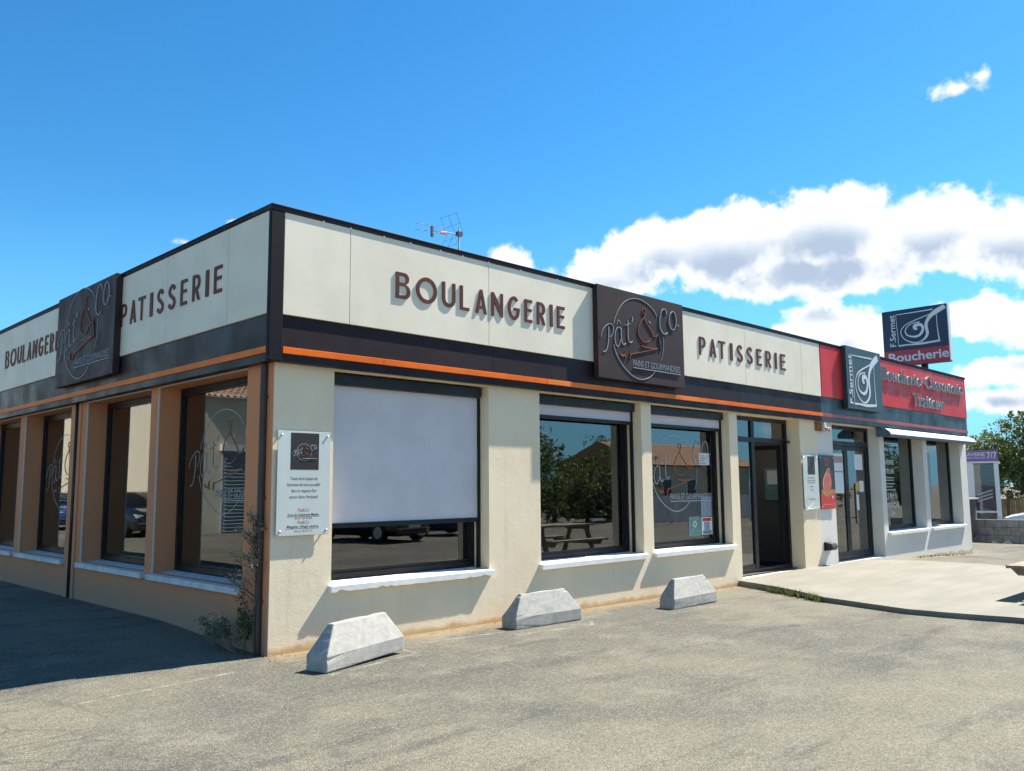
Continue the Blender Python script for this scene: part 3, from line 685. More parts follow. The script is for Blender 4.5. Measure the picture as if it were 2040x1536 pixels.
def arc(cx, cz, ra, rb, a0, a1, n=10): return [(cx + ra * cos(radians(a0 + (a1 - a0) * i / n)), cz + rb * sin(radians(a0 + (a1 - a0) * i / n))) for i in range(n + 1)]
def glyph(ch, w, h, t):
    """outline(s) of an art-deco capital, w wide and h high with stroke t"""
    if ch == 'I': return [[[(0, 0), (w, 0), (w, h), (0, h)]]]
    if ch == 'L': return [[[(0, 0), (w, 0), (w, t * .85), (t, t * .85), (t, h), (0, h)]]]
    if ch == 'E':
        m = .54 * h; b = t * .42; u = t * .85
        return [[[(0, 0), (w, 0), (w, u), (t, u), (t, m - b), (w * .92, m - b), (w * .92, m + b), (t, m + b), (t, h - u), (w, h - u), (w, h), (0, h)]]]
    if ch == 'T': c = w / 2; return [[[(c - t / 2, 0), (c + t / 2, 0), (c + t / 2, h - t * .85), (w, h - t * .85), (w, h), (0, h), (0, h - t * .85), (c - t / 2, h - t * .85)]]]
    if ch == 'N': return [[[(0, 0), (t * .9, 0), (t * .9, h * .60), (w - t * .9, 0), (w, 0), (w, h), (w - t * .9, h), (w - t * .9, h * .40), (t * .9, h), (0, h)]]]
    if ch == 'A':
        zi = h * .76; xi = lambda z: t + (.5 * w - t) * z / zi; z0, z1 = .20 * h, .20 * h + .75 * t
        return [[[(0, 0), (t, 0), (xi(z0), z0), (w - xi(z0), z0), (w - t, 0), (w, 0), (.5 * w + .42 * t, h), (.5 * w - .42 * t, h)], [(xi(z1), z1), (.5 * w, zi), (w - xi(z1), z1)]]]
    if ch == 'O': return [[arc(w / 2, h / 2, w / 2, h / 2 * 1.03, 0, 345, 23), arc(w / 2, h / 2, w / 2 - t, h / 2 * 1.03 - t, 0, 345, 23)]]
    if ch == 'U':
        r = w / 2
        return [[[(0, h)] + arc(r, r, r, r, 180, 360, 14) + [(w, h), (w - t, h)] + arc(r, r, r - t, r - t, 360, 180, 14) + [(t, h)]]]
    if ch == 'G':
        a, b = w / 2, h / 2 * 1.03
        return [[arc(a, h / 2, a, b, 48, 330, 22) + [(w, .52 * h), (w * .50, .52 * h), (w * .50, .52 * h - t * .8), (w - t, .52 * h - t * .8)] + arc(a, h / 2, a - t, b - t, 325, 48, 20)]]
    if ch in 'PR':
        hb = .40 * h; r = (h - hb) / 2; cx = max(w - r, t * 1.05)
        c = [[(0, 0), (t, 0), (t, hb), (cx, hb)] + arc(cx, hb + r, w - cx, r, -90, 90, 12) + [(0, h)], [(t, hb + t * .85), (t, h - t * .85)] + arc(cx, hb + r, w - cx - t, r - t * .85, 90, -90, 10)]
        out = [c]
        if ch == 'R': out.append([[(w * .38, hb - .0005), (w - t * 1.1, 0), (w, 0), (w * .38 + t * 1.15, hb - .0005)]])
        return out
    if ch == 'B':
        zw = .55 * h; wu = w * .9; rl, ru = zw / 2, (h - zw) / 2
        return [[[(0, 0)] + arc(w - rl, rl, rl, rl, -90, 80, 12) + arc(wu - ru, zw + ru, ru, ru, -80, 90, 12) + [(0, h)],
                 [(t, t * .85), (t, zw - t * .4)] + arc(w - rl, (t * .85 + zw - t * .4) / 2, rl - t, (zw - t * 1.25) / 2, 90, -90, 10),
                 [(t, zw + t * .4), (t, h - t * .85)] + arc(wu - ru, (zw + t * .4 + h - t * .85) / 2, ru - t * .9, (h - zw - t * 1.25) / 2, 90, -90, 10)]]
    if ch == 'S': return None
def deco_letter(parent, T, ch, a, w, z, h, t, d0, d1, sgn=1):
    mb = MB(T); g = glyph(ch, w, h, t)
    if g is None:
        k = w / 2
        pts = [(.86, .80), (.66, .92), (.40, .92), (.16, .80), (.15, .66), (.34, .55), (.64, .44), (.86, .32), (.84, .17), (.60, .075), (.34, .075), (.08, .20)]
        f0 = len(mb.f); ribbon(mb, [(a + sgn * x * w, z + y * h) for x, y in pts], t, d0, d1, n=4)
        mb.mi = [0 if (i % 4 == 0 and i < len(mb.f) - 2) else 1 for i in range(len(mb.f))]
    else:
        for cont in g:
            f0 = len(mb.f); cc = [[(a + sgn * x, z + y) for x, y in c] for c in cont]
            mb.prism(cc, d0, d1); ns = sum(len(c) for c in cc)
            mb.mi[-ns:] = [1] * ns
    return mb.build('letter', ['letter_face', 'letter_side'], parent)
def lettering(T, word, boxes, label, sgn=1):
    a = min(b[0] for b in boxes); b = max(b[1] for b in boxes)
    e = empty('sign_lettering', T((a + b) / 2, -.12, 3.715), label, 'lettering', 'raised shop-name letters on the cream fascia')
    for ch, (s0, s1) in zip(word, boxes):
        a0 = s0 if sgn > 0 else s1
        deco_letter(e, T, ch, a0, s1 - s0, 3.715, .298, .043, -.1285, -.1165, sgn)
    return e
BOX_B = [(1.399, 1.601), (1.688, 1.994), (2.076, 2.278), (2.355, 2.5), (2.606, 2.791), (2.874, 3.071), (3.163, 3.374), (3.463, 3.602), (3.694, 3.851), (3.946, 3.997), (4.087, 4.238)]
BOX_P = [(7.532, 7.716), (7.844, 8.033), (8.111, 8.322), (8.484, 8.559), (8.704, 8.888), (9.034, 9.229), (9.378, 9.542), (9.697, 9.885), (10.036, 10.104), (10.243, 10.426)]
lettering(FF, 'BOULANGERIE', BOX_B, 'raised red-brown letters BOULANGERIE on the sunlit front fascia')
lettering(FF, 'PATISSERIE', BOX_P, 'raised red-brown letters PATISSERIE on the sunlit front fascia')
kP = (3.70 - .885) / (BOX_P[-1][1] - BOX_P[0][0])
lettering(FS, 'PATISSERIE', [(3.70 - (b - BOX_P[0][0]) * kP, 3.70 - (a - BOX_P[0][0]) * kP) for a, b in BOX_P], 'raised dark letters PATISSERIE on the shaded side fascia', -1)
kB = (8.92 - 5.99) / (BOX_B[-1][1] - BOX_B[0][0])
lettering(FS, 'BOULANGERIE', [(8.92 - (b - BOX_B[0][0]) * kB, 8.92 - (a - BOX_B[0][0]) * kB) for a, b in BOX_B], 'raised dark letters BOULANGERIE on the shaded side fascia', -1)

# butcher's board and lettering
def ham(parent, T, ox, oz, sx, sz, d, colr):
    for i, (nm, w, pts, ww) in enumerate(HAM):
        mb = MB(T); ribbon(mb, [(ox + x * sx, oz + z * sz) for x, z in pts], w * (sx + sz) / 2, d - .004 - .0003 * i, d + .001, widths=ww, n=6)
        mb.build('ham_logo_stroke' if nm.startswith('ham') else 'frame_stroke', colr, parent)
    vs, fs = text_geo('F.Sermet', size=1.0, extrude=.004, offset=.008)
    x0, x1 = min(p[0] for p in vs), max(p[0] for p in vs); L = 1.03 * sz; k = L / (x1 - x0); kh = .17 * sx / .72
    mb = MB(T); mb.add([(ox + .255 * sx - p[1] * kh, d - p[2] - .002, oz + .10 * sz + (p[0] - x0) * k) for p in vs], fs)
    mb.build('shop_name', colr, parent)
e = empty('logo_sign', (13.7, -.15, 3.16), "dark blue-green square board with white ham logo on the butcher's fascia", 'sign')
mb = MB(FF); mb.box(12.86, -.200, 3.155, 14.64, -.118, 4.462); mb.build('board', 'teal_board', e, bevel=.005)
mb = MB(FF); mb.box(12.95, -.1175, 3.2, 14.55, -.0995, 4.37); mb.build('mounting_frame', 'dark_metal', e)
ham(e, FF, 12.85, 3.16, 1.0, 1.0, -.200, 'vinyl_white')
def word_letters(parent, T, body, a0, a1, z, cap, d, depth=.035):
    vs, _ = text_geo(body, size=1.0); tx0 = min(p[0] for p in vs); tx1 = max(p[0] for p in vs); k = (a1 - a0) / (tx1 - tx0); kz = cap / .72
    hw = text_w('HH')[1] - text_w('HH')[0]
    for i, ch in enumerate(body):
        if ch == ' ': continue
        adv = (text_w('H' + body[:i] + 'H')[1] - text_w('H' + body[:i] + 'H')[0] - hw) if i else 0.0
        for nm, off, dd, mm, ex in (('letter', .012, d - .004, 'vinyl_white', depth), ('face', .004, d - depth - .003, 'letter_dark', .006)):
            gv, gf = text_geo(ch, size=1.0, extrude=.5, offset=off)
            mb = MB(T); mb.add([(a0 + (adv + p[0] - tx0) * k, dd - (p[2] + .5) * ex, z + p[1] * kz) for p in gv], gf)
            if nm == 'letter': base = mb.build(nm, mm, parent)
            else: mb.build('face', mm, base)

e = empty('sign_lettering', (17.5, -.13, 3.48), "white-edged dark letters Boucherie - Charcuterie Traiteur on the red fascia", 'lettering')
word_letters(e, FF, 'Boucherie', 14.87, 17.18, 3.93, .30, -.117)
word_letters(e, FF, '-', 17.27, 17.42, 3.96, .30, -.117)
word_letters(e, FF, 'Charcuterie', 17.54, 20.16, 3.935, .30, -.117)
word_letters(e, FF, 'Traiteur', 16.66, 18.70, 3.46, .30, -.117)

# ------------------------------------------------------------------ windows
def frame_mb(T, a, b, c, d, w, d0, d1):
    mb = MB(T); mb.box(a, d0, c, a + w, d1, d); mb.box(b - w, d0, c, b, d1, d); mb.box(a + w, d0, c, b - w, d1, c + w); mb.box(a + w, d0, d - w, b - w, d1, d); return mb
def sill(T, a, b, z0, z1, d0, chip, m_, parent, out=.068):
    mb = MB(T); N = 40 if chip else 1; r = random.Random(int(a * 100)); A = a - .035; B = b + .035
    vs = []
    for i in range(N + 1):
        s = A + (B - A) * i / N
        j = (max(0, r.gauss(0, .006)) + (.02 if chip and r.random() > .86 else 0)) if 0 < i < N and chip else 0
        vs += [(s, -out, z0 + j), (s, -out, z1 - .012), (s, d0, z1 + .012), (s, .002, z0)]
    fs = []
    for i in range(N):
        o = i * 4; p = o + 4; fs += [(o, p, p + 1, o + 1), (o + 1, p + 1, p + 2, o + 2), (o + 2, p + 2, p + 3, o + 3), (o + 3, p + 3, p, o)]
    fs += [(0, 1, 2, 3), (N * 4 + 3, N * 4 + 2, N * 4 + 1, N * 4)]
    mb.add(vs, fs); return mb.build('sill', m_, parent)
def window(T, a, b, z0, z1=2.85, blind=None, chip=False, white=True, bead=False, label=None):
    a_, b_ = a + .006, b - .006
    w = frame_mb(T, a_, b_, z0 + .022, z1 - .006, .062, .262, .325).build('window', 'dark_metal', bld, bevel=.004)
    if label: w['label'] = label
    mb = frame_mb(T, a_ + .064, b_ - .064, z0 + .088, z1 - .072, .024, .272, .318); mb.build('glazing_bead', 'dark_metal', w)
    mb = MB(T); mb.box(a_ + .07, .292, z0 + .094, b_ - .07, .298, z1 - .078); mb.build('pane', 'window_glass', w)
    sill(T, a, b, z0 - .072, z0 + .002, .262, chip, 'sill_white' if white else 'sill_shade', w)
    if bead:
        mb = MB(T); mb.box(b - .004, -.006, z0, b + .010, .01, z1 + .004); mb.box(a, -.006, z1 - .004, b - .004, .01, z1 + .006); mb.build('corner_bead', 'bead_white', w)
    if blind is not None:
        mb = MB(T); mb.box(a_ + .002, .088, 2.712, b_ - .03, .205, 2.836); mb.build('blind_cassette', 'dark_metal', w, bevel=.012)
        for s0, s1 in ((a_ + .004, a_ + .036), (b_ - .036, b_ - .004)):
            mb = MB(T); mb.box(s0, .148, z0 + .012, s1, .19, 2.711); mb.build('guide_rail', 'dark_metal', w)
        mb = MB(T)
        n = 14; vs = []
        for i in range(n + 1):
            z = blind + (2.711 - blind) * i / n; bow = .006 * sin(pi * i / n)
            for j in range(9): s = a_ + .037 + (b_ - a_ - .074) * j / 8; vs.append((s, .168 + bow * sin(pi * j / 8) + .0012 * sin(j * 2.1 + i), z))
        fs = [(i * 9 + j, i * 9 + j + 1, (i + 1) * 9 + j + 1, (i + 1) * 9 + j) for i in range(n) for j in range(8)]
        mb.add(vs, fs); mb.build('blind_fabric', 'blind_fabric', w, smooth=True, recalc=False)
        mb = MB(T); mb.box(a_ + .037, .155, blind - .05, b_ - .037, .183, blind + .002); mb.build('bottom_bar', 'dark_metal', w, bevel=.006)
    return w
def zpl(T, w, name, m_, a, b, z0, z1, d, label=None, th=.002):
    mb = MB(T); mb.box(a, d - th, z0, b, d, z1); o = mb.build(name, m_, w)
    if label: o['label'] = label
    return o
W1 = window(FRONT, .71, 2.955, .62, blind=1.235, chip=True, label='window with its grey roller blind most of the way down')
W2 = window(FRONT, 3.875, 6.10, .62, blind=2.57)
W3 = window(FRONT, 6.35, 8.60, .62, blind=2.57, label='window with the shop logo and paper flyers on the glass')
W4 = window(FRONT, 15.17, 17.53, .55)
W5 = window(FRONT, 17.80, 20.18, .55)
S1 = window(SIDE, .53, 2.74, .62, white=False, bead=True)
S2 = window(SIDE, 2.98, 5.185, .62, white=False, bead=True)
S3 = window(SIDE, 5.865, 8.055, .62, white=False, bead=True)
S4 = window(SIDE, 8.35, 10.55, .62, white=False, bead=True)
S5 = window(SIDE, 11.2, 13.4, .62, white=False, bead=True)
def decal(T, w, ox, oz, sc, sgn, cols, wk=1.0):
    mbs = {c: MB(T) for c in 'wod'}
    draw_logo(mbs, ox, oz, sc, .2905, .0008, sgn, wk)
    add_text(mbs['w'], 'PAINS ET GOURMANDISES', ox + sgn * .787 * sc, oz + .232 * sc, .2895, width=1.2 * sc, height=.095 * sc, flip=sgn < 0, align='LEFT')
    mbs['w'].build('logo_decal', cols['w'], w); mbs['o'].build('logo_decal', cols['o'], w)
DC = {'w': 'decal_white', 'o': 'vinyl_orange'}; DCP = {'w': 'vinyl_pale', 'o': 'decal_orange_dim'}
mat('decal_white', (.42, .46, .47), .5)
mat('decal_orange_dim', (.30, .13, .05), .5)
decal(FRONT, W3, 6.42, 1.15, 1.02, 1, DC, 1.0)
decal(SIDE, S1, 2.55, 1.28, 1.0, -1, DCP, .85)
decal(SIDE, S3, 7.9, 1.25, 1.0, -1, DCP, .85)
# flyers stuck to the third window
zpl(FRONT, W3, 'flyer', 'paper_white', 8.08, 8.40, 1.95, 2.15, .289); zpl(FRONT, W3, 'flyer', 'paper_blue', 8.10, 8.42, 1.09, 1.42, .289)
zpl(FRONT, W3, 'flyer', 'paper_green', 7.72, 8.08, .78, 1.10, .289); f = zpl(FRONT, W3, 'flyer', 'paper_white', 8.10, 8.42, .79, 1.08, .289)
zpl(FRONT, W3, 'flyer_print', 'poster_red', 8.13, 8.39, 1.01, 1.065, .2868, th=.0006); zpl(FRONT, W3, 'flyer_print', 'paper_green', 8.13, 8.39, .80, .86, .2868, th=.0006); zpl(FRONT, W3, 'flyer_print', 'paper_blue', 8.17, 8.34, .865, 1.0, .2868, th=.0006)
mb = MB(FRONT); mb.prism([arc(7.90, .975, .05, .05, 0, 345, 23), arc(7.90, .975, .032, .036, 0, 345, 23)], .2862, .2868); mb.build('flyer_print', 'paper_white', W3)
for i in range(4): zpl(FRONT, W3, 'flyer_print', 'vinyl_dark', 8.11, 8.28 - .03 * (i % 2), 1.975 + .04 * i, 1.985 + .04 * i, .2868, th=.0006)
# vinyl lettering on the butcher's windows (the lines that can be read)
for tx, a, b, z, h in (('BOUCHERIE', 15.36, 16.42, 2.06, .11), ('TRAITEUR', 15.40, 16.40, 1.85, .11), ('7H - 18H', 15.55, 16.30, 1.28, .12), ('LE', 15.38, 15.60, 1.06, .12), ('DIMANCHE', 15.68, 16.62, 1.06, .12), ('7H - 12H', 15.60, 16.32, .87, .12)):
    mb = MB(FRONT); add_text(mb, tx, a, z, .2895, width=b - a, height=h, align='LEFT', offset=.012); mb.build('window_lettering', 'vinyl_white', W4)
for a, b, z in ((15.37, 16.40, 1.74), (15.40, 16.36, 1.68), (15.37, 16.42, 1.60), (15.42, 16.30, 1.53), (15.40, 16.44, 1.46)):
    mb = MB(FRONT); mb.box(a, .2885, z, b, .290, z + .028); mb.build('window_print', 'vinyl_pale', W4)
mat('notice_pale', (.30, .38, .36), .6, .35, 14)
zpl(FRONT, W5, 'notice', 'notice_pale', 17.95, 18.78, 1.33, 2.38, .289)
# ------------------------------------------------------------------ doors
def door_leaf(parent, name, T, a, b, z0, z1, d0, d1, st=.085):
    l = frame_mb(T, a, b, z0, z1, st, d0, d1); l.box(a + st, d0, z0 + st, b - st, d1, z0 + st + .06)
    l = l.build(name, 'dark_metal', parent, bevel=.003); m = (d0 + d1) / 2
    mb = MB(T); mb.box(a + st - .004, m - .003, z0 + st + .055, b - st + .004, m + .003, z1 - st + .004); mb.build('pane', 'window_glass', l)
    return l
D1 = frame_mb(FRONT, 8.866, 11.144, .05, 2.844, .07, .26, .33); D1.box(9.79, .262, .05, 9.90, .328, 2.775); D1.box(8.936, .258, 2.385, 11.074, .332, 2.475)
D1 = D1.build('door', 'dark_metal', bld, bevel=.003); D1['label'] = 'bakery entrance with one leaf standing open'
for a, b, c, d in ((8.934, 11.076, 2.474, 2.776),):
    mb = MB(); mb.box(a, .292, c, b, .298, d); mb.build('transom_pane', 'window_glass', D1)
mb = MB(); mb.box(8.934, .270, .055, 9.792, .32, .20); mb.build('kick_panel', 'dark_metal', D1)
mb = MB(); mb.box(8.934, .292, .20, 9.792, .298, 2.386); mb.build('side_pane', 'window_glass', D1)
ang = radians(82); TL_ = lambda s, d, z: (11.06 - s * cos(ang) - d * sin(ang), .34 + s * sin(ang) - d * cos(ang), z)
lf = frame_mb(TL_, 0, 1.12, .065, 2.37, .09, 0, .045).build('leaf', 'dark_metal', D1, bevel=.003)
mb = MB(TL_); mb.bar((1.02, -.06, .85), (1.02, -.06, 1.65), .016, n=8); mb.bar((1.02, -.06, .95), (1.02, .0, .95), .010); mb.bar((1.02, -.06, 1.55), (1.02, .0, 1.55), .010); mb.build('handle', 'galvanised', D1, smooth=True)
mb = MB(); mb.box(10.99, .20, 2.40, 11.145, .259, 2.44); mb.build('door_closer', 'dark_metal', D1)
mb = MB(); mb.box(8.90, .14, .046, 11.12, .50, .052); mb.build('door_mat', 'interior_dark', D1)
D2 = frame_mb(FRONT, 12.576, 14.914, .05, 2.844, .07, .25, .32); D2.box(12.646, .248, 2.42, 14.844, .322, 2.52)
D2 = D2.build('door', 'dark_metal', bld, bevel=.003); D2['label'] = "butcher's glazed double door with a long pull handle"
mb = MB(); mb.box(12.644, .282, 2.518, 14.846, .288, 2.776); mb.build('transom_pane', 'window_glass', D2)
l1 = door_leaf(D2, 'leaf', FRONT, 12.65, 13.742, .06, 2.416, .262, .306); l2 = door_leaf(D2, 'leaf', FRONT, 13.748, 14.84, .06, 2.416, .262, .306)
mb = MB(); mb.bar((13.90, .17, .78), (13.90, .17, 1.62), .020, n=8); mb.bar((13.90, .17, .9), (13.90, .262, .9), .012); mb.bar((13.90, .17, 1.5), (13.90, .262, 1.5), .012); mb.build('handle', 'black_plastic', D2, smooth=True)
for m_, a, b, c, d in (('paper_white', 14.20, 14.62, 1.92, 2.26), ('paper_yellow', 14.18, 14.38, 1.46, 1.66), ('paper_white', 14.40, 14.62, 1.44, 1.68), ('paper_white', 14.22, 14.34, 1.05, 1.38)):
    mb = MB(); mb.box(a, .278, c, b, .2798, d); mb.build('notice', m_, D2)
mb = MB(); mb.box(13.12, .2776, 1.42, 13.62, .2796, 2.26); mb.build('notice', 'paper_white', D2)
mb = MB(); mb.box(13.14, .2768, 2.06, 13.60, .2774, 2.20); mb.box(13.14, .2768, 1.86, 13.60, .2774, 1.89); mb.build('notice_print', 'bin_lid', D2)

# ------------------------------------------------------------------ inside the shops
mb = MB(); mb.box(.345, .345, -.05, 20.34, 9.0, .046); mb.build('interior_floor', 'interior_floor', bld)
mb = MB(); mb.box(.345, .345, 2.852, 20.34, 9.0, 2.95); mb.build('interior_ceiling', 'interior_wall', bld)
mb = MB(); mb.box(.345, 8.9, .046, 20.34, 9.0, 2.852); mb.build('interior_wall', 'interior_wall', bld)
mb = MB(); mb.box(11.86, .345, .046, 12.2, 8.9, 2.852); mb.build('interior_wall', 'interior_wall', bld)
mb = MB(); mb.box(20.2, .345, .046, 20.34, 8.9, 2.852); mb.build('interior_wall', 'interior_wall', bld)
mb = MB(); mb.box(6.9, 3.3, .046, 7.3, 3.7, 2.852); mb.build('interior_column', 'interior_wall', bld)
def table(x, y, rz, label):
    e = empty('dining_table', (x, y, .046), label, 'table', 'wooden tables inside the bakery')
    T = place(None, rz, (x, y, .046))
    for i in range(3): mb = MB(T); mb.box(-.62, -.33 + i * .223, .71, .62, -.113 + i * .223, .75); mb.build('plank', 'wood_table', e, bevel=.004)
    for sx in (-.52, .52): 
        for sy in (-.26, .26): mb = MB(T); mb.box(sx - .025, sy - .025, 0, sx + .025, sy + .025, .709); mb.build('leg', 'chair_dark', e)
def bench(x, y, rz, label):
    e = empty('bench', (x, y, .046), label, 'bench', 'benches inside the bakery')
    T = place(None, rz, (x, y, .046))
    mb = MB(T); mb.box(-.6, -.16, .42, .6, .16, .46); mb.build('seat', 'wood_table', e, bevel=.004)
    for sx in (-.5, .5): mb = MB(T); mb.box(sx - .02, -.13, 0, sx + .02, .13, .419); mb.build('leg', 'chair_dark', e)
table(2.55, 1.15, 0, 'light wooden table behind the window with the lowered blind'); bench(2.55, 1.75, 0, 'low wooden bench behind the window with the lowered blind')
table(5.55, 1.2, 0, 'light wooden table behind the second front window'); bench(5.55, 1.8, 0, 'low wooden bench behind the second front window')
table(8.0, 1.15, .2, 'light wooden table behind the window with flyers'); bench(7.0, 2.0, .2, 'low wooden bench behind the window with flyers')
table(1.3, 4.6, pi / 2, 'light wooden table glimpsed through the side windows')
for (x, y, L, lb) in ((6.7, 2.2, .55, 'lit white ceiling strip seen through the second front window'), (10.1, 4.4, .55, 'lit white ceiling strip deep inside the bakery'), (10.95, 1.0, .55, 'lit white ceiling strip behind the glass above the bakery door')):
    e = empty('ceiling_lamp', (x, y, 2.74), lb, 'lamp', 'lit ceiling strips inside the bakery')
    mb = MB(); mb.box(x - L / 2, y - .06, 2.78, x + L / 2, y + .06, 2.851); mb.build('housing', 'interior_wall', e)
    mb = MB(); mb.box(x - L / 2 + .01, y - .045, 2.765, x + L / 2 - .01, y + .045, 2.779); mb.build('diffuser', 'lamp_lit', e)
def panel(x0, x1, y, z0, z1, m_, label):
    e = empty('display_panel', ((x0 + x1) / 2, y, z0), label, 'panel'); mb = MB(); mb.box(x0, y, z0, x1, y + .03, z1); mb.build('board', m_, e, bevel=.004)
    for s in (x0 + .05, x1 - .09): mb = MB(); mb.box(s, y + .032, .046, s + .04, y + .06, z1 - .1); mb.build('post', 'chair_dark', e)
e = empty('notice_board', (11.84, 1.0, 1.3), 'pale green notice board on the wall inside the open bakery door', 'notice board')
mb = MB(); mb.box(11.825, .82, 1.3, 11.857, 1.14, 1.95); mb.build('board', 'paper_green', e)
mb = MB(); mb.box(11.820, .86, 1.62, 11.8245, 1.08, 1.90); mb.build('sheet', 'paper_white', e)
panel(18.4, 19.5, .75, .3, 1.32, 'interior_red', "red panel low behind the butcher's far right window")
panel(18.3, 19.3, .80, 2.33, 2.8, 'interior_red', "red panel high behind the butcher's far right window")
panel(15.7, 17.4, .85, 2.15, 2.75, 'interior_red', "red panel high behind the butcher's lettered window")
panel(16.3, 17.6, 1.1, .5, 1.3, 'interior_red', "red panel low behind the butcher's lettered window")

# ------------------------------------------------------------------ things fixed to the walls
def screws(e, T, a0, a1, z0, z1, d):
    for a in (a0, a1):
        for z in (z0, z1): mb = MB(T); mb.bar((a, d - .012, z), (a, .002, z), .011, n=8); mb.build('standoff_screw', 'screw_steel', e, smooth=True)
e = empty('wall_plaque', (.35, -.03, 1.14), 'tall pale acrylic plaque with brown logo square beside the lowered blind', 'plaque')
mb = MB(); mb.box(.045, -.037, 1.141, .652, -.030, 2.183); mb.build('sheet', 'acrylic', e, bevel=.002)
screws(e, FRONT, .085, .615, 1.185, 2.14, -.037)
mb = MB(); mb.box(.19, -.0380, 1.795, .515, -.0371, 2.165); mb.build('logo_square', 'poster_brown', e)



mbs = {c: MB(FRONT) for c in 'wod'}; draw_logo(mbs, .207, 1.88, .142, -.0381, .0003, 1, 1.3)
mbs['w'].build('logo_print', 'vinyl_grey', e); mbs['o'].build('logo_print', 'vinyl_orange', e)
mb = MB()
for i, tx in enumerate(('Toute notre équipe est', 'heureuse de vous accueillir', "dans le respect d'un", 'savoir-faire Artisanal')): add_text(mb, tx, .348, 1.69 - i * .061, -.0374, width=(.315, .385, .29, .33)[i], height=.036, shear=.25, offset=.004)
add_text(mb, "Zone de l'audacieuse Magalas", .348, 1.335, -.0374, width=.36, height=.024, offset=.012); add_text(mb, 'Magalas village centre', .345, 1.218, -.0374, width=.36, height=.024, offset=.012)
mb.box(.16, -.0378, 1.326, .535, -.0373, 1.329); mb.box(.155, -.0378, 1.208, .53, -.0373, 1.211)
mb.build('text', 'vinyl_dark', e)
mb = MB()
for tx, z, w_, h_ in (('Pat&Co', 1.376, .125, .034), ('04 67 28 94 89', 1.299, .20, .023), ('Pat&Co', 1.254, .125, .034), ('04 67 28 97 31', 1.172, .20, .023)): add_text(mb, tx, .348, z, -.0374, width=w_, height=h_, offset=.006)
mb.build('text', 'vinyl_orange', e)

e = empty('wall_plaque', (11.5, -.03, 1.13), 'peeling pale plaque with brown picture between the two shop doors', 'plaque')
mb = MB(); mb.box(11.17, -.030, 1.13, 11.80, -.024, 2.175); mb.build('sheet', 'acrylic', e, bevel=.002); screws(e, FRONT, 11.21, 11.76, 1.17, 2.13, -.030)
mb = MB(); mb.box(11.36, -.0312, 1.80, 11.66, -.0301, 2.15); mb.build('picture', 'poster_brown', e)
mbs = {c: MB(FRONT) for c in 'wod'}; draw_logo(mbs, 11.375, 1.89, .128, -.0313, .0003, 1, 1.5); mbs['o'].build('logo_print', 'vinyl_orange', e); mbs['w'].build('logo_print', 'bin_lid', e)
mb = MB()
for i, (w_, z) in enumerate(((.30, 1.73), (.34, 1.68), (.30, 1.64), (.16, 1.56), (.14, 1.50), (.34, 1.32))): mb.box(11.49 - w_ / 2, -.0310, z, 11.49 + w_ / 2, -.0302, z + .018)
mb.build('text', 'sign_text_grey', e)
mb = MB(); mb.add([(11.18, -.034, 1.16), (11.62, -.034, 1.27), (11.30, -.05, 1.33), (11.18, -.038, 1.34)], [(0, 1, 2, 3)]); mb.add([(11.25, -.036, 1.135), (11.60, -.0345, 1.265), (11.40, -.055, 1.20)], [(0, 1, 2)]); mb.build('peeling_film', 'paper_white', e, recalc=False)
e = empty('wall_poster', (12.18, -.03, 1.13), "dark butcher's poster with a raw rib of meat on a board, red at the foot", 'poster')
mb = MB(); mb.box(11.86, -.032, 1.13, 12.515, -.026, 2.185); mb.build('sheet', 'poster_dark', e, bevel=.002); screws(e, FRONT, 11.90, 12.47, 1.17, 2.14, -.032)
mb = MB(); mb.box(11.865, -.0332, 1.135, 12.51, -.0321, 1.42); mb.build('red_foot', 'poster_red', e)
mb = MB(); mb.prism([[(11.90, 1.44), (12.12, 1.35), (12.50, 1.44), (12.50, 1.50), (12.2, 1.52), (11.90, 1.50)]], -.0345, -.0333); mb.build('board_picture', 'board_wood', e)
mb = MB(); mb.prism([crom([(12.0, 1.50), (11.97, 1.62), (12.02, 1.74), (12.12, 1.84), (12.20, 1.92), (12.30, 1.90), (12.33, 1.76), (12.36, 1.62), (12.30, 1.50)], 4)[0]], -.0358, -.0346); mb.build('meat_picture', 'meat', e)
mb = MB(); ribbon(mb, [(12.0, 1.50), (11.97, 1.62), (12.02, 1.74), (12.12, 1.84), (12.20, 1.92), (12.30, 1.90)], .03, -.0364, -.0359); mb.build('fat_picture', 'fat', e)
mb = MB(); mb.prism([[(12.08, 1.98), (12.26, 1.98), (12.26, 2.13), (12.08, 2.13)], [(12.10, 2.0), (12.10, 2.11), (12.24, 2.11), (12.24, 2.0)]], -.0335, -.0322); ribbon(mb, [(12.20, 2.02), (12.15, 2.02), (12.14, 2.07), (12.18, 2.09), (12.21, 2.06), (12.26, 2.14)], .018, -.0338, -.0322); mb.build('logo_print', 'poster_red', e)
mb = MB(); mb.box(12.36, -.0338, 1.33, 12.41, -.0333, 1.385); mb.box(11.92, -.0338, 1.215, 12.46, -.0333, 1.219); mb.build('print', 'vinyl_white', e)
e = empty('alarm_bracket', (11.98, -.05, 2.66), 'small rusty wall bracket with twin sensors under the fascia between the doors', 'bracket')
mb = MB(); mb.box(11.80, -.055, 2.66, 12.02, .001, 2.83); mb.build('back_plate', 'rust', e, bevel=.006)
mb = MB(); mb.box(11.98, -.12, 2.63, 12.07, -.056, 2.82); mb.build('housing', 'bead_white', e, bevel=.01)
for s in (12.03, 12.13): mb = MB(); mb.bar((s, -.16, 2.69), (s, -.05, 2.72), .042, .03, 10); mb.build('sensor', 'bin_lid', e, smooth=True)
mb = MB(); mb.tube([(12.09, -.03, 2.86), (12.09, -.05, 2.78), (12.11, -.08, 2.72)], .007); mb.build('cable', 'black_plastic', e)
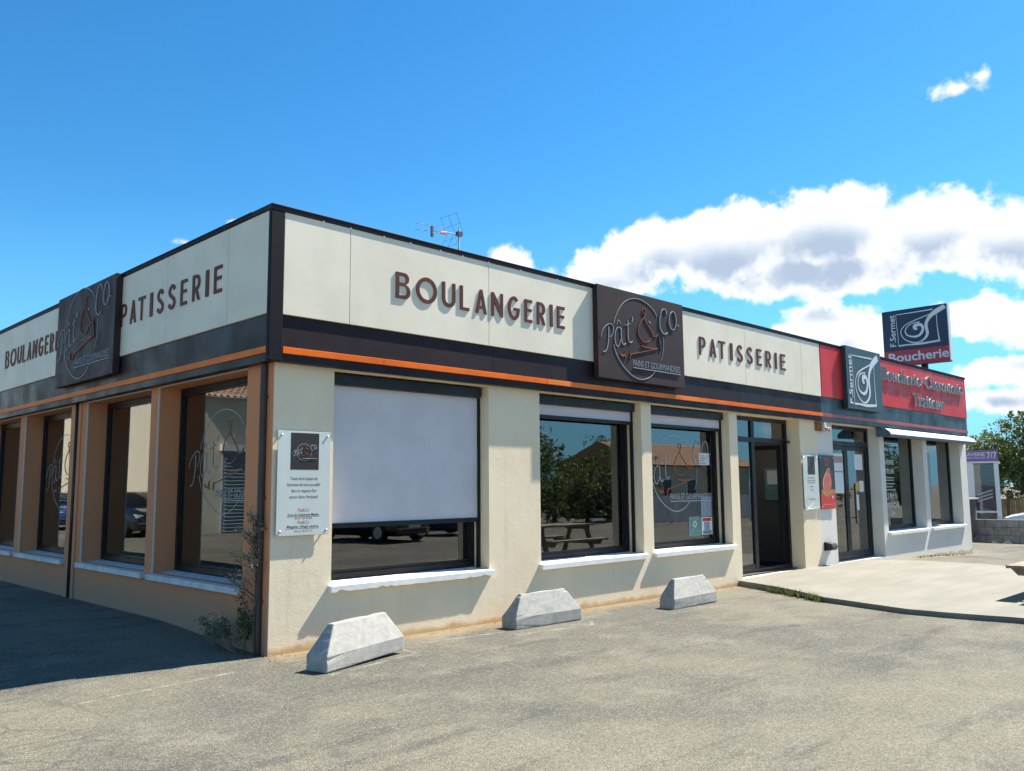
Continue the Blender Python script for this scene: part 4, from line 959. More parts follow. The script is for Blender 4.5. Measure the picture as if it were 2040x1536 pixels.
e = empty('vent_hood', (12.12, -.1, .30), 'black plastic vent hood low on the pillar between the doors', 'vent')
T = lambda a, d, z: (d, a, z)
mb = MB(); mb.box(11.95, -.012, .32, 12.25, .001, .49); mb.build('flange', 'black_plastic', e, bevel=.006)
pr = [(-.012, .485), (-.13, .465), (-.165, .40), (-.13, .335), (-.012, .325)]
mb = MB(); mb.add([(11.98, d, z) for d, z in pr] + [(12.22, d, z) for d, z in pr], [(0, 1, 2, 3, 4), (9, 8, 7, 6, 5)] + [(i, i + 5, (i + 1) % 5 + 5, (i + 1) % 5) for i in range(5)]); mb.build('hood', 'black_plastic', e, bevel=.01)
for i in range(3): mb = MB(); mb.box(11.975, -.15 + .03 * i, .345 + .035 * i, 11.9795, -.03, .362 + .035 * i); mb.build('louvre', 'dark_metal', e)

# retracted awning over the butcher's windows
e = empty('awning', (17.5, -.2, 2.66), "white retracted awning cassette above the butcher's windows", 'awning')
pr = [(-.002, 2.845)] + [(-.145 + .145 * cos(radians(a)), 2.69 + .155 * sin(radians(a))) for a in (75, 95, 115, 135, 155, 172)]
pr = [(min(-.002, d) * 1.0, z) for d, z in pr]
def strip(prof, a, b, nm, m_, closed=False, smooth=True):
    n = len(prof); mb = MB(FRONT); mb.add([(a, d, z) for d, z in prof] + [(b, d, z) for d, z in prof], [(i, i + 1, n + i + 1, n + i) for i in range(n - 1)] + ([(n - 1, 0, n, 2 * n - 1)] if closed else []) + [tuple(range(n)), tuple(range(2 * n - 1, n - 1, -1))]); return mb.build(nm, m_, e, smooth=False)
top = [(-.004, 2.80), (-.004, 2.848), (-.10, 2.845), (-.20, 2.815), (-.275, 2.76), (-.31, 2.70), (-.29, 2.70), (-.19, 2.79)]
strip(top, 14.80, 20.50, 'cover', 'awning_white', True)
low = [(-.02, 2.66), (-.02, 2.79), (-.18, 2.785), (-.285, 2.698), (-.31, 2.698), (-.30, 2.655), (-.27, 2.645)]
strip(low, 14.82, 20.48, 'front_rail', 'awning_blue', True)
cap = [(-.001, 2.64), (-.001, 2.856), (-.105, 2.853), (-.208, 2.822), (-.285, 2.765), (-.32, 2.70), (-.305, 2.64)]
strip(cap, 14.765, 14.799, 'end_cap', 'awning_blue', True); strip(cap, 20.501, 20.535, 'end_cap', 'awning_white', True)
# sign on the roof, square to the facade
e = empty('roof_sign', (20.35, .95, 4.15), 'dark blue sign with white ham logo over a red Boucherie strip above the roof', 'sign')
mb = MB(); mb.box(20.25, .10, 5.352, 20.45, 1.84, 6.50); mb.build('upper_box', 'navy_board', e, bevel=.01)
mb = MB(); mb.box(20.25, .10, 4.90, 20.45, 1.84, 5.348); mb.build('lower_box', 'sign_red', e, bevel=.01)
mb = MB(); mb.box(20.262, .075, 4.93, 20.438, .099, 6.47); mb.build('edge_trim', 'white_gloss', e)
TS = lambda a, d, z: (20.25 + d, 1.84 - a, z)
ham(e, TS, .10, 5.38, .99, .88, 0.0, 'vinyl_grey')
mb = MB(TS); add_text(mb, 'Boucherie', .93, 5.03, -.001, width=1.60, height=.25, align='CENTER', extrude=.003, offset=.02); mb.build('shop_name', 'vinyl_grey', e)
mb = MB(); mb.box(20.28, .72, 4.15, 20.42, .86, 4.899); mb.build('mast', 'navy_metal', e); mb = MB(); mb.box(20.2, .45, 4.50, 20.5, .58, 4.57); mb.box(20.2, .45, 4.155, 20.5, 1.2, 4.2); mb.build('base_frame', 'navy_metal', e)
# television aerial
e = empty('roof_aerial', (5.11, 3.0, 4.15), 'television aerial with orange dipole box on a thin roof mast', 'aerial')
mb = MB(); mb.bar((5.11, 3, 4.15), (5.12, 3, 6.02), .012, n=8); mb.build('mast', 'antenna_metal', e, smooth=True)
mb = MB(); mb.box(5.07, 2.96, 5.88, 5.17, 3.04, 5.95); mb.build('clamp', 'antenna_metal', e)
for dz0, x1, z1, yy in ((.05, 4.20, 5.91, .0), (.0, 4.28, 5.84, .12), (-.05, 4.40, 5.77, -.12)):
    mb = MB(); mb.bar((4.80, 3 + yy * .4, 5.90 + dz0), (x1, 3 + yy, z1), .004); mb.build('boom', 'antenna_metal', e)
    for t in (.3, .65, .97):
        x = 4.80 + (x1 - 4.80) * t; y = 3 + yy * .4 + (yy - yy * .4) * t; z = 5.90 + dz0 + (z1 - 5.90 - dz0) * t
        mb = MB(); mb.bar((x, y - .05, z), (x, y + .05, z), .003, n=5); mb.build('director', 'antenna_metal', e)
mb = MB(); mb.box(4.50, 2.985, 5.74, 4.54, 3.015, 5.93); mb.build('spacer', 'antenna_metal', e)
mb = MB(); mb.bar((4.70, 3, 5.85), (4.82, 3, 5.87), .02, .035, 8); mb.build('dipole_box', 'antenna_orange', e, bevel=.006)
mb = MB(); mb.bar((4.86, 3, 5.88), (5.10, 3, 5.91), .009); mb.build('rear_boom', 'antenna_metal', e)
for sg, ex, ez in ((1, 4.87, 6.20), (-1, 4.86, 5.63)):
    for i, yy in enumerate((-.2, 0, .2)):
        mb = MB(); mb.bar((5.02, 3 + yy, 5.91), (ex + .02 * abs(yy), 3 + yy, ez), .003, n=5); mb.build('reflector_rod', 'antenna_metal', e)
    for t in (.4, .95):
        mb = MB(); x = 5.02 + (ex - 5.02) * t; z = 5.91 + (ez - 5.91) * t; mb.bar((x, 2.78, z), (x, 3.22, z), .0025, n=5); mb.build('reflector_bar', 'antenna_metal', e)

# ------------------------------------------------------------------ concrete wheel stops
def wheel_stop(p, rz, L, label, pitch=0.0):
    W, hb, H, tl, tw = .24, .135, .385, .76, .055
    c, s_ = cos(rz), sin(rz); lx = (L - tl * L / 1.12) / 2
    def T(x, y, z):
        z2 = z * cos(pitch) + x * sin(pitch); x2 = x * cos(pitch)
        return (p[0] + x2 * c - y * s_, p[1] + x2 * s_ + y * c, p[2] + z2)
    e = empty('wheel_stop', (p[0], p[1], p[2]), label, 'wheel stop', 'concrete wheel stops in front of the windows')
    rg = random.Random(int(p[0] * 10) + 5); jit = lambda: rg.uniform(-.006, .006)
    xs_ = [0, L]; lv = []
    y1 = (W - tw) / 2
    ring = [[(0, 0, 0), (L, 0, 0), (L, W, 0), (0, W, 0)], [(0, 0, hb), (L, 0, hb), (L, W, hb), (0, W, hb)], [(lx, y1, H), (L - lx, y1, H), (L - lx, y1 + tw, H), (lx, y1 + tw, H)]]
    mb = MB(T); vs = [(x + jit(), y + jit(), z + (jit() if z else 0)) for r in ring for x, y, z in r]
    fs = [(3, 2, 1, 0), (8, 9, 10, 11)]
    for k in (0, 4): fs += [(k + i, k + (i + 1) % 4, k + 4 + (i + 1) % 4, k + 4 + i) for i in range(4)]
    mb.add(vs, fs); o = mb.build('block', 'concrete_block', e, bevel=.012)
    bm = bmesh.new(); bm.from_mesh(o.data); bmesh.ops.triangulate(bm, faces=[f for f in bm.faces if len(f.verts) > 4]); bmesh.ops.subdivide_edges(bm, edges=[d for d in bm.edges if d.calc_length() > .12], cuts=6, use_grid_fill=True)
    for v in bm.verts:
        w = mnoise.noise(v.co * 7.0 + Vector((p[0], 3, 1))) * .004 + mnoise.noise(v.co * 28.0) * .002
        v.co += v.normal * w
    for _ in range(9):                                    # knocked corners and edges
        q = rg.choice(list(bm.verts)).co.copy(); r_ = rg.uniform(.02, .045)
        for v in bm.verts:
            d_ = (v.co - q).length
            if d_ < r_ and v.co.z > .03: v.co -= v.normal * (r_ - d_) * .32
    bm.to_mesh(o.data); bm.free()
    return e
wheel_stop((-.024, -1.082, .004), atan2(.285, 1.06), 1.11, 'concrete wheel stop nearest the building corner, one end lifted', radians(1.2))
wheel_stop((2.80, -.60, -.022), atan2(-.02, 1.0), 1.12, 'middle one of the three concrete wheel stops')
wheel_stop((5.47, -.93, -.044), atan2(.06, 1.2), 1.15, 'concrete wheel stop nearest the concrete terrace')
# old cement bedding and worn paint on the asphalt
def mark(pts, w, z=.004):
    mb = MB(); L = len(pts); vs = []
    for i in range(L):
        a = pts[max(i - 1, 0)]; b = pts[min(i + 1, L - 1)]; tx, ty = b[0] - a[0], b[1] - a[1]; l = sqrt(tx * tx + ty * ty); nx, ny = -ty / l * w / 2, tx / l * w / 2
        vs += [(pts[i][0] + nx, pts[i][1] + ny, gz(*pts[i]) + z), (pts[i][0] - nx, pts[i][1] - ny, gz(*pts[i]) + z)]
    mb.add(vs, [(2 * i, 2 * i + 1, 2 * i + 3, 2 * i + 2) for i in range(L - 1)]); mb.build('worn_marking', 'worn_paint', kind='structure', recalc=False)
def seg(a, b, n=8): return [(a[0] + (b[0] - a[0]) * i / n, a[1] + (b[1] - a[1]) * i / n) for i in range(n + 1)]
mark(seg((-.05, -1.16), (1.10, -.90)), .05); mark(seg((1.12, -.90), (1.15, -.58)), .04); mark(seg((2.55, -.86), (3.70, -.98)), .045, .005); mark(seg((3.70, -.98), (3.95, -.75)), .04)
mark(seg((5.1, -1.14), (6.3, -1.16)), .035); mark(seg((-1.95, -.62), (-.55, -.43)), .05); mark(seg((1.6, -.50), (2.7, -.62)), .05)

# ------------------------------------------------------------------ vegetation
def leaves(mb, pts, size, rg, asp=.5, flat=False):
    for p in pts:
        a = rg.uniform(0, 2 * pi); el = rg.uniform(-.9, 1.2); s = size * rg.uniform(.6, 1.3)
        ax = Vector((cos(a) * cos(el), sin(a) * cos(el), sin(el))); side = ax.cross(Vector((rg.gauss(0, 1), rg.gauss(0, 1), rg.gauss(0, 1)))).normalized() * (s * asp * .5)
        p = Vector(p); t = p + ax * s; m = p + ax * s * .5 + Vector((0, 0, s * .08))
        o = len(mb.v); mb.v += [tuple(p), tuple(m + side), tuple(t), tuple(m - side)]; mb.f.append((o, o + 1, o + 2, o + 3)); mb.mi.append(0)
def tree(x, y, z, h, blobs, nleaf, size, label, group, leaf='leaf_tree', seed=1, trunk_r=.14, name='tree'):
    rg = random.Random(seed); e = empty(name, (x, y, z), label, 'tree', group)
    mb = MB(); top = z + h * .45
    mb.tube([(x, y, z - .1), (x + .05, y - .03, z + h * .2), (x, y + .04, top)], [trunk_r, trunk_r * .8, trunk_r * .6], 8)
    for bx, by, bz, rx, ry, rz_ in blobs:
        mb.tube([(x, y, z + h * .3), (x + bx * .5, y + by * .5, z + (h * .35 + bz) / 2 + .1), (x + bx, y + by, z + bz)], [trunk_r * .5, trunk_r * .3, trunk_r * .1], 6)
        for _ in range(4):
            a = rg.uniform(0, 2 * pi); mb.tube([(x + bx * .8, y + by * .8, z + bz - rz_ * .2), (x + bx + rx * .75 * cos(a), y + by + ry * .75 * sin(a), z + bz + rz_ * rg.uniform(-.2, .95))], [trunk_r * .16, .006], 5)
    mb.build('trunk', 'bark', e, smooth=True)
    mb = MB(); pts = []; vol = [b[3] * b[4] * b[5] for b in blobs]
    clusters = []
    for b, v in zip(blobs, vol):
        nc = max(10, int(nleaf / 26 * v / sum(vol)))
        for _ in range(nc):
            while True:
                u = Vector((rg.uniform(-1, 1), rg.uniform(-1, 1), rg.uniform(-1, 1)))
                if .25 < u.length < 1.0: break
            u = u * (.72 + .28 * u.length) if rg.random() < .8 else u * 1.12
            clusters.append((x + b[0] + u.x * b[3], y + b[1] + u.y * b[4], z + b[2] + u.z * b[5], min(b[3:]) * rg.uniform(.10, .24)))
    for cx, cy, cz, r in clusters:
        for _ in range(26): pts.append((cx + rg.gauss(0, r * .6), cy + rg.gauss(0, r * .6), cz + rg.gauss(0, r * .45)))
    leaves(mb, pts, size, rg)
    mb.build('crown', leaf, e, recalc=False)
    return e
# weeds in the corner of the side wall
rg = random.Random(21)
e = empty('weed', (-.08, .22, .02), 'tall dry woody weed against the orange wall beside the downpipe', 'plant')
mb = MB(); mb.tube([(-.07, .10, .0), (-.09, .12, .3), (-.06, .11, .6), (-.08, .14, .95), (-.09, .17, 1.36)], [.010, .009, .008, .006, .003], 6)
tw = []
for i in range(34):
    z = .62 + .66 * rg.random() ** .7; l = rg.uniform(.07, .24); a = rg.uniform(0, 2 * pi); up = rg.uniform(.3, 1.1)
    if i < 5: z = rg.uniform(.5, .85); l = rg.uniform(.28, .42); a = pi / 2 + rg.uniform(-.25, .25); up = rg.uniform(.2, .6)
    p = Vector((-.08 + rg.uniform(-.01, .01), .13 + .03 * (z - .6), z)); q = p + Vector((cos(a) * l * .8, sin(a) * l + .25 * l, up * l)); q.x = min(q.x, -.02)
    mb.tube([tuple(p), tuple((p + q) / 2 + Vector((rg.gauss(0, .012), rg.gauss(0, .012), rg.gauss(-.01, .012)))), tuple(q)], [.004, .003, .0015], 5); tw.append((p, q))
mb.build('stem', 'bark', e, smooth=True)
mb = MB(); pts = []
for p, q in tw:
    for _ in range(30): t = rg.uniform(.3, 1.05); v = p + (q - p) * t + Vector((rg.gauss(0, .015), rg.gauss(0, .02), rg.gauss(0, .02))); pts.append((min(v.x, -.012), v.y, v.z))
leaves(mb, pts, .034, rg, .5); mb.build('seed_heads', 'leaf_dry', e, recalc=False, kind='stuff')
def shrub(x, y, h, w, n, label, seed, leaf='leaf_weed', lean=(0, 0)):
    rg = random.Random(seed); z = gz(x, y); e = empty('weed', (x, y, z), label, 'plant'); st = MB(); pts = []
    for i in range(13):
        a = rg.uniform(0, 2 * pi); r = w * rg.uniform(.3, 1); q = Vector((x + r * cos(a) * .5 + lean[0] * rg.uniform(.6, 1.2), y + r * sin(a) + lean[1] * rg.uniform(.7, 1.2), z + h * rg.uniform(.45, 1.0))); q.x = min(q.x, -.015)
        p = Vector((x + .15 * (q.x - x) * .3, y, z)); m = (p + q) / 2 + Vector((0, 0, -.05 * h))
        st.tube([tuple(p), tuple(m), tuple(q)], [.006, .005, .002], 5)
        for _ in range(n // 13): t = rg.uniform(.45, 1.03); v = m + (q - m) * (t - .3) * 1.4 + Vector((rg.gauss(0, .025), rg.gauss(0, .035), rg.gauss(0, .03))); pts.append((min(v.x, -.01), v.y, max(v.z, z + .02)))
    st.build('stem', 'wood_weathered', e, smooth=True); mb = MB(); leaves(mb, pts, .045, rg, .36); mb.build('foliage', leaf, e, recalc=False)
shrub(-.14, .34, .36, .20, 520, 'grey-green shrubby weed sprawling along the foot of the orange wall', 5, lean=(-.06, .48))
shrub(-.10, .27, .62, .10, 420, 'narrow upright green weed between the sprawling shrub and the downpipe', 9, 'leaf_hedge')
# grass and leaf litter along the terrace edge
def tufts(name, label, leaf, pts, n, size, seed, cat):
    rg = random.Random(seed); mb = MB()
    for _ in range(n):
        i = rg.randrange(len(pts) - 1); t = rg.random(); x = pts[i][0] + (pts[i + 1][0] - pts[i][0]) * t + rg.gauss(-.04, .035); y = pts[i][1] + (pts[i + 1][1] - pts[i][1]) * t + rg.gauss(-.02, .03); z = gz(x, y)
        for _ in range(5):
            a = rg.uniform(0, 2 * pi); h = size * rg.uniform(.4, 1.2); w = .006; l = h * rg.uniform(.2, .8)
            o = len(mb.v); mb.v += [(x - w * sin(a), y + w * cos(a), z), (x + w * sin(a), y - w * cos(a), z), (x + cos(a) * l, y + sin(a) * l, z + h)]; mb.f.append((o, o + 1, o + 2)); mb.mi.append(0)
    mb.build(name, leaf, kind='stuff', label=label, cat=cat, recalc=False)
tufts('grass_tufts', 'green grass tufts growing along the edge of the concrete terrace', 'leaf_grass', [(8.35, -.75), (8.1, -1.2), (7.85, -1.65), (7.66, -1.96)], 95, .12, 4, 'grass')
tufts('grass_tufts', 'sparse weeds at the foot of the far end of the butcher front', 'leaf_grass', [(16.6, -.06), (18.2, -.06), (19.8, -.06)], 60, .05, 5, 'grass')
mb = MB(); rg = random.Random(8); pts = [(8.5 + rg.gauss(0, .16), -.28 + rg.gauss(0, .17), 0) for _ in range(260)] + [(rg.uniform(.1, 8.4), -.10 + rg.gauss(0, .05), 0) for _ in range(420)] + [(-.05 + rg.gauss(0, .2), -.05 + rg.gauss(0, .07), 0) for _ in range(60)] + [(rg.gauss(-.35, .15), rg.uniform(.3, 9), 0) for _ in range(90)]
pts = [(x, y if x < .05 else min(y, -.012), gz(x, y) + .006) for x, y, _ in pts]
for p in pts:
    a = rg.uniform(0, 2 * pi); s = rg.uniform(.008, .03); o = len(mb.v); mb.v += [p, (p[0] + s * cos(a), p[1] + s * sin(a), p[2] + s * rg.uniform(0, .5)), (p[0] + s * .8 * cos(a + .7), p[1] + s * .8 * sin(a + .7), p[2] + .003)]; mb.f.append((o, o + 1, o + 2)); mb.mi.append(0)
mb.build('leaf_litter', 'leaf_litter', kind='stuff', label='dry leaf litter and grit along the foot of the walls', cat='litter', recalc=False)

# ------------------------------------------------------------------ picnic table at the edge of the terrace
def picnic(x0, y0, z0):
    e = empty('picnic_table', (x0 + .8, y0 - .8, z0), 'weathered wooden picnic table on the terrace at the right edge', 'table')
    T = lambda x, y, z: (x0 + x, y0 - y, z0 + z)
    for y in (0.0, 1.30): mb = MB(T); mb.box(0, y, .415, 1.8, y + .26, .455); mb.build('seat_plank', 'wood_weathered', e, bevel=.004)
    for i in range(5): mb = MB(T); mb.box(0, .40 + i * .152, .72, 1.8, .40 + i * .152 + .144, .757); mb.build('top_plank', 'wood_weathered', e, bevel=.004)
    for x in (.10, 1.62):
        mb = MB(T); pr = [(.03, .413), (1.53, .413), (1.44, .315), (.12, .315)]
        mb.add([(x, y, z) for y, z in pr] + [(x + .045, y, z) for y, z in pr], [(0, 1, 2, 3), (7, 6, 5, 4)] + [(i, i + 4, (i + 1) % 4 + 4, (i + 1) % 4) for i in range(4)]); mb.build('cross_beam', 'wood_weathered', e)
        mb = MB(T); mb.box(x, .42, .63, x + .045, 1.14, .718); mb.build('top_beam', 'wood_weathered', e)
        for a, b in ((.30, .56), (1.26, 1.00)):
            mb = MB(T); pr = [(a - .06, 0), (a + .06, 0), (b + .06, .718), (b - .06, .718)]; xx = x + .047
            mb.add([(xx, y, z) for y, z in pr] + [(xx + .04, y, z) for y, z in pr], [(0, 1, 2, 3), (7, 6, 5, 4)] + [(i, i + 4, (i + 1) % 4 + 4, (i + 1) % 4) for i in range(4)]); mb.build('leg', 'wood_weathered', e)
picnic(9.12, -3.95, .012)

# ------------------------------------------------------------------ right background
def gx(x, y=1.0): return gz(x, y)
e = empty('block_wall', (27, -1, gx(27)), 'low grey concrete block wall beyond the far end of the shops', 'wall')
mb = MB(); mb.box(27.03, -4.0, -.6, 27.17, 6.0, .42); mb.build('mortar_core', 'mortar', e)
rg = random.Random(2); blk = None
for r in range(3):
    y = -4.0 + (.25 if r % 2 else 0)
    while y < 5.6:
        z = -.335 + r * .255; j = rg.uniform(-.006, .006)
        mb = MB(); mb.box(26.995 + j, y + .008, z, 27.205 + j, y + .492, z + .243); mb.build('block', 'cinder', e, bevel=.008); y += .5
for y, z, m_, s, lb in ((1.18, -.34, 'stone', .10, 'pale loose stone lying at the foot of the block wall'), (.80, -.34, 'stone', .16, 'loose stone by the foot of the block wall near the right edge')):
    mb = MB(); rg2 = random.Random(int(y * 100)); n = 8
    mb.add([(26.75 + s * cos(2 * pi * i / n) * rg2.uniform(.7, 1.1), y + s * 1.3 * sin(2 * pi * i / n) * rg2.uniform(.7, 1.1), z) for i in range(n)] + [(26.75 + s * .6 * cos(2 * pi * i / n) * rg2.uniform(.6, 1.1), y + s * .8 * sin(2 * pi * i / n) * rg2.uniform(.6, 1.1), z + s * rg2.uniform(.5, .9)) for i in range(n)], [(i, (i + 1) % n, n + (i + 1) % n, n + i) for i in range(n)] + [tuple(range(n, 2 * n))])
    mb.build('loose_stone', m_, label=lb, cat='stone')
e = empty('waste_bin', (26.3, 2.2, gx(26.3)), 'dark brown wheeled bin with a pinkish lid behind the end of the shops', 'bin'); z = gx(26.3)
pr = [(25.95, 1.72, 26.75, 2.75), (25.85, 1.66, 26.85, 2.81)]
mb = MB(); mb.add([(a, b, z + .16) for a, b in ((25.97, 1.74), (26.73, 1.74), (26.73, 2.73), (25.97, 2.73))] + [(a, b, z + 1.38) for a, b in ((25.85, 1.66), (26.83, 1.66), (26.83, 2.81), (25.85, 2.81))], [(3, 2, 1, 0), (4, 5, 6, 7)] + [(i, (i + 1) % 4, 4 + (i + 1) % 4, 4 + i) for i in range(4)]); mb.build('body', 'bin_brown', e, bevel=.03)
mb = MB(); mb.box(25.80, 1.60, z + 1.385, 26.88, 2.87, z + 1.45); mb.build('lid', 'bin_lid', e, bevel=.02)
for a in (26.05, 26.65):
    for b in (1.85, 2.62): mb = MB(); mb.bar((a, b - .03, z + .08), (a, b + .03, z + .08), .08, n=10); mb.build('wheel', 'tyre', e)
# self-service laundry kiosk
z = gx(30.5)
KC, KS = cos(radians(15.4)), sin(radians(15.4))
TKR = lambda x, y, zz: (30 + (x - 30) * KC - (y - 1.8) * KS, 1.8 + (x - 30) * KS + (y - 1.8) * KC, zz)
e = empty('laundry_kiosk', (31.5, 3.2, z), 'white framed laundry kiosk with a purple LAVERIE 7/7 banner', 'kiosk')
mb = MB(TKR); mb.box(30.07, 1.83, z, 31.9, 1.90, 2.33); mb.box(30.07, 4.6, z, 31.9, 4.66, 2.33); mb.box(31.8, 1.9, z, 31.9, 4.6, 2.33); mb.build('cabin', 'kiosk_frame', e)
for y0, y1 in ((1.80, 1.95), (2.60, 2.80), (3.45, 3.60), (4.5, 4.7)): mb = MB(TKR); mb.box(29.96, y0, z, 30.06, y1, 2.33); mb.build('post', 'kiosk_frame', e, bevel=.006)
for y0, y1 in ((1.951, 2.599), (2.801, 3.449), (3.601, 4.499)): mb = MB(TKR); mb.box(30.0, y0, z + .1, 30.01, y1, 2.3); mb.build('pane', 'kiosk_glass', e)
mb = MB(TKR); mb.box(29.97, 1.951, .55, 30.05, 2.599, .62); mb.build('rail', 'kiosk_frame', e)
mb = MB(TKR); mb.box(29.95, 1.74, 2.335, 32.0, 4.72, 2.40); mb.build('roof_edge', 'kiosk_frame', e)
mb = MB(TKR); mb.box(29.92, 1.80, 2.402, 30.0, 4.7, 2.80); bn = mb.build('banner', 'purple_banner', e)
TK = lambda a, d, zz: TKR(29.92 + d, 4.7 - a, zz)
mb = MB(TK); add_text(mb, 'LAVERIE', 2.50, 2.60, -.002, width=.66, height=.13, align='RIGHT', offset=.012); add_text(mb, '7/7', 2.55, 2.50, -.002, width=.32, height=.24, align='LEFT', offset=.012); add_text(mb, 'LIBRE SERVICE', 2.50, 2.50, -.002, width=.66, height=.07, align='RIGHT'); mb.build('banner_text', 'vinyl_white', e)
mb = MB(TKR); n = 12; mb.add([(30.1 + 1.6 * (j / 4), 1.85 + 2.8 * i / n, 2.405 + (.42 + .05 * sin(i * 2.3)) * sin(pi * (.08 + .9 * i / n)) * (1 - .5 * (j / 4))) for j in range(5) for i in range(n + 1)], [(j * (n + 1) + i, j * (n + 1) + i + 1, (j + 1) * (n + 1) + i + 1, (j + 1) * (n + 1) + i) for j in range(4) for i in range(n)]); mb.build('canopy', 'white_gloss', e, smooth=True, recalc=False)
for y0 in (2.0, 2.75, 3.5): 
    mb = MB(TKR); mb.box(31.0, y0, z, 31.6, y0 + .62, 1.5); m_ = mb.build('washing_machine', 'purple_banner', e, bevel=.02)
    mb = MB(TKR); mb.bar((30.99, y0 + .31, .5), (31.005, y0 + .31, .5), .2, n=14); mb.build('drum_door', 'vinyl_pale', m_)
mb = MB(lambda a, d, zz: TKR(29.995 + d, 2.59 - a, zz)); 
for i in range(3): ribbon(mb, [(.05, .95 + .12 * i), (.55, 1.12 + .12 * i)], .05, -.002, 0.0)
mb.build('pane_decal', 'vinyl_pale', e)
# wooden fence
e = empty('board_fence', (37, 0, gx(37)), 'brown wooden board fence under the trees at the right edge', 'fence'); zf = gx(37); rg = random.Random(12)
y = -5.0
while y < 8:
    h = 1.35 + rg.uniform(-.03, .03); mb = MB(); mb.box(37.0 + rg.uniform(-.01, .01), y, zf, 37.03, y + .19, zf + h); mb.build('board', 'wood_fence', e); y += .2
for i in range(7): mb = MB(); mb.box(36.93, -4.6 + 2 * i, zf - .1, 36.995, -4.5 + 2 * i, zf + 1.5); mb.build('post', 'bark', e)
for zz in (.3, 1.0): mb = MB(); mb.box(36.96, -5, zf + zz, 36.99, 8, zf + zz + .08); mb.build('rail', 'wood_fence', e)
tree(38.9, 2.9, gx(39), 5.6, [(0, .3, 3.5, 1.5, 1.7, 1.4), (-.6, -1.3, 3.0, 1.3, 1.3, 1.2), (.3, 1.6, 3.2, 1.4, 1.4, 1.2), (-.3, .2, 4.75, .6, .7, .75), (-.4, .4, 1.9, 1.2, 1.8, 1.0), (.2, -1.2, 4.2, .7, .6, .6)], 15000, .15, 'leafy broad-crowned tree showing just past the end of the red fascia', 'trees behind the board fence', seed=3)
tree(39.8, -.1, gx(40), 5.7, [(0, 0, 3.3, 1.5, 1.6, 1.4), (-.6, -1.5, 3.0, 1.3, 1.4, 1.2), (-.2, .9, 4.6, .45, .45, .85), (.1, -.7, 4.5, .5, .5, .9), (-.4, .1, 1.9, 1.3, 1.8, 1.0)], 15000, .15, 'leafy tree with upright shoots at the right edge of the photo', 'trees behind the board fence', seed=8)
tree(44, 6.2, gx(44), 5.0, [(0, 0, 3.1, 1.8, 2.2, 1.4), (0, -1.8, 2.8, 1.5, 1.5, 1.2)], 4500, .18, 'leafy tree mostly hidden behind the end of the shops', 'trees behind the board fence', seed=11)

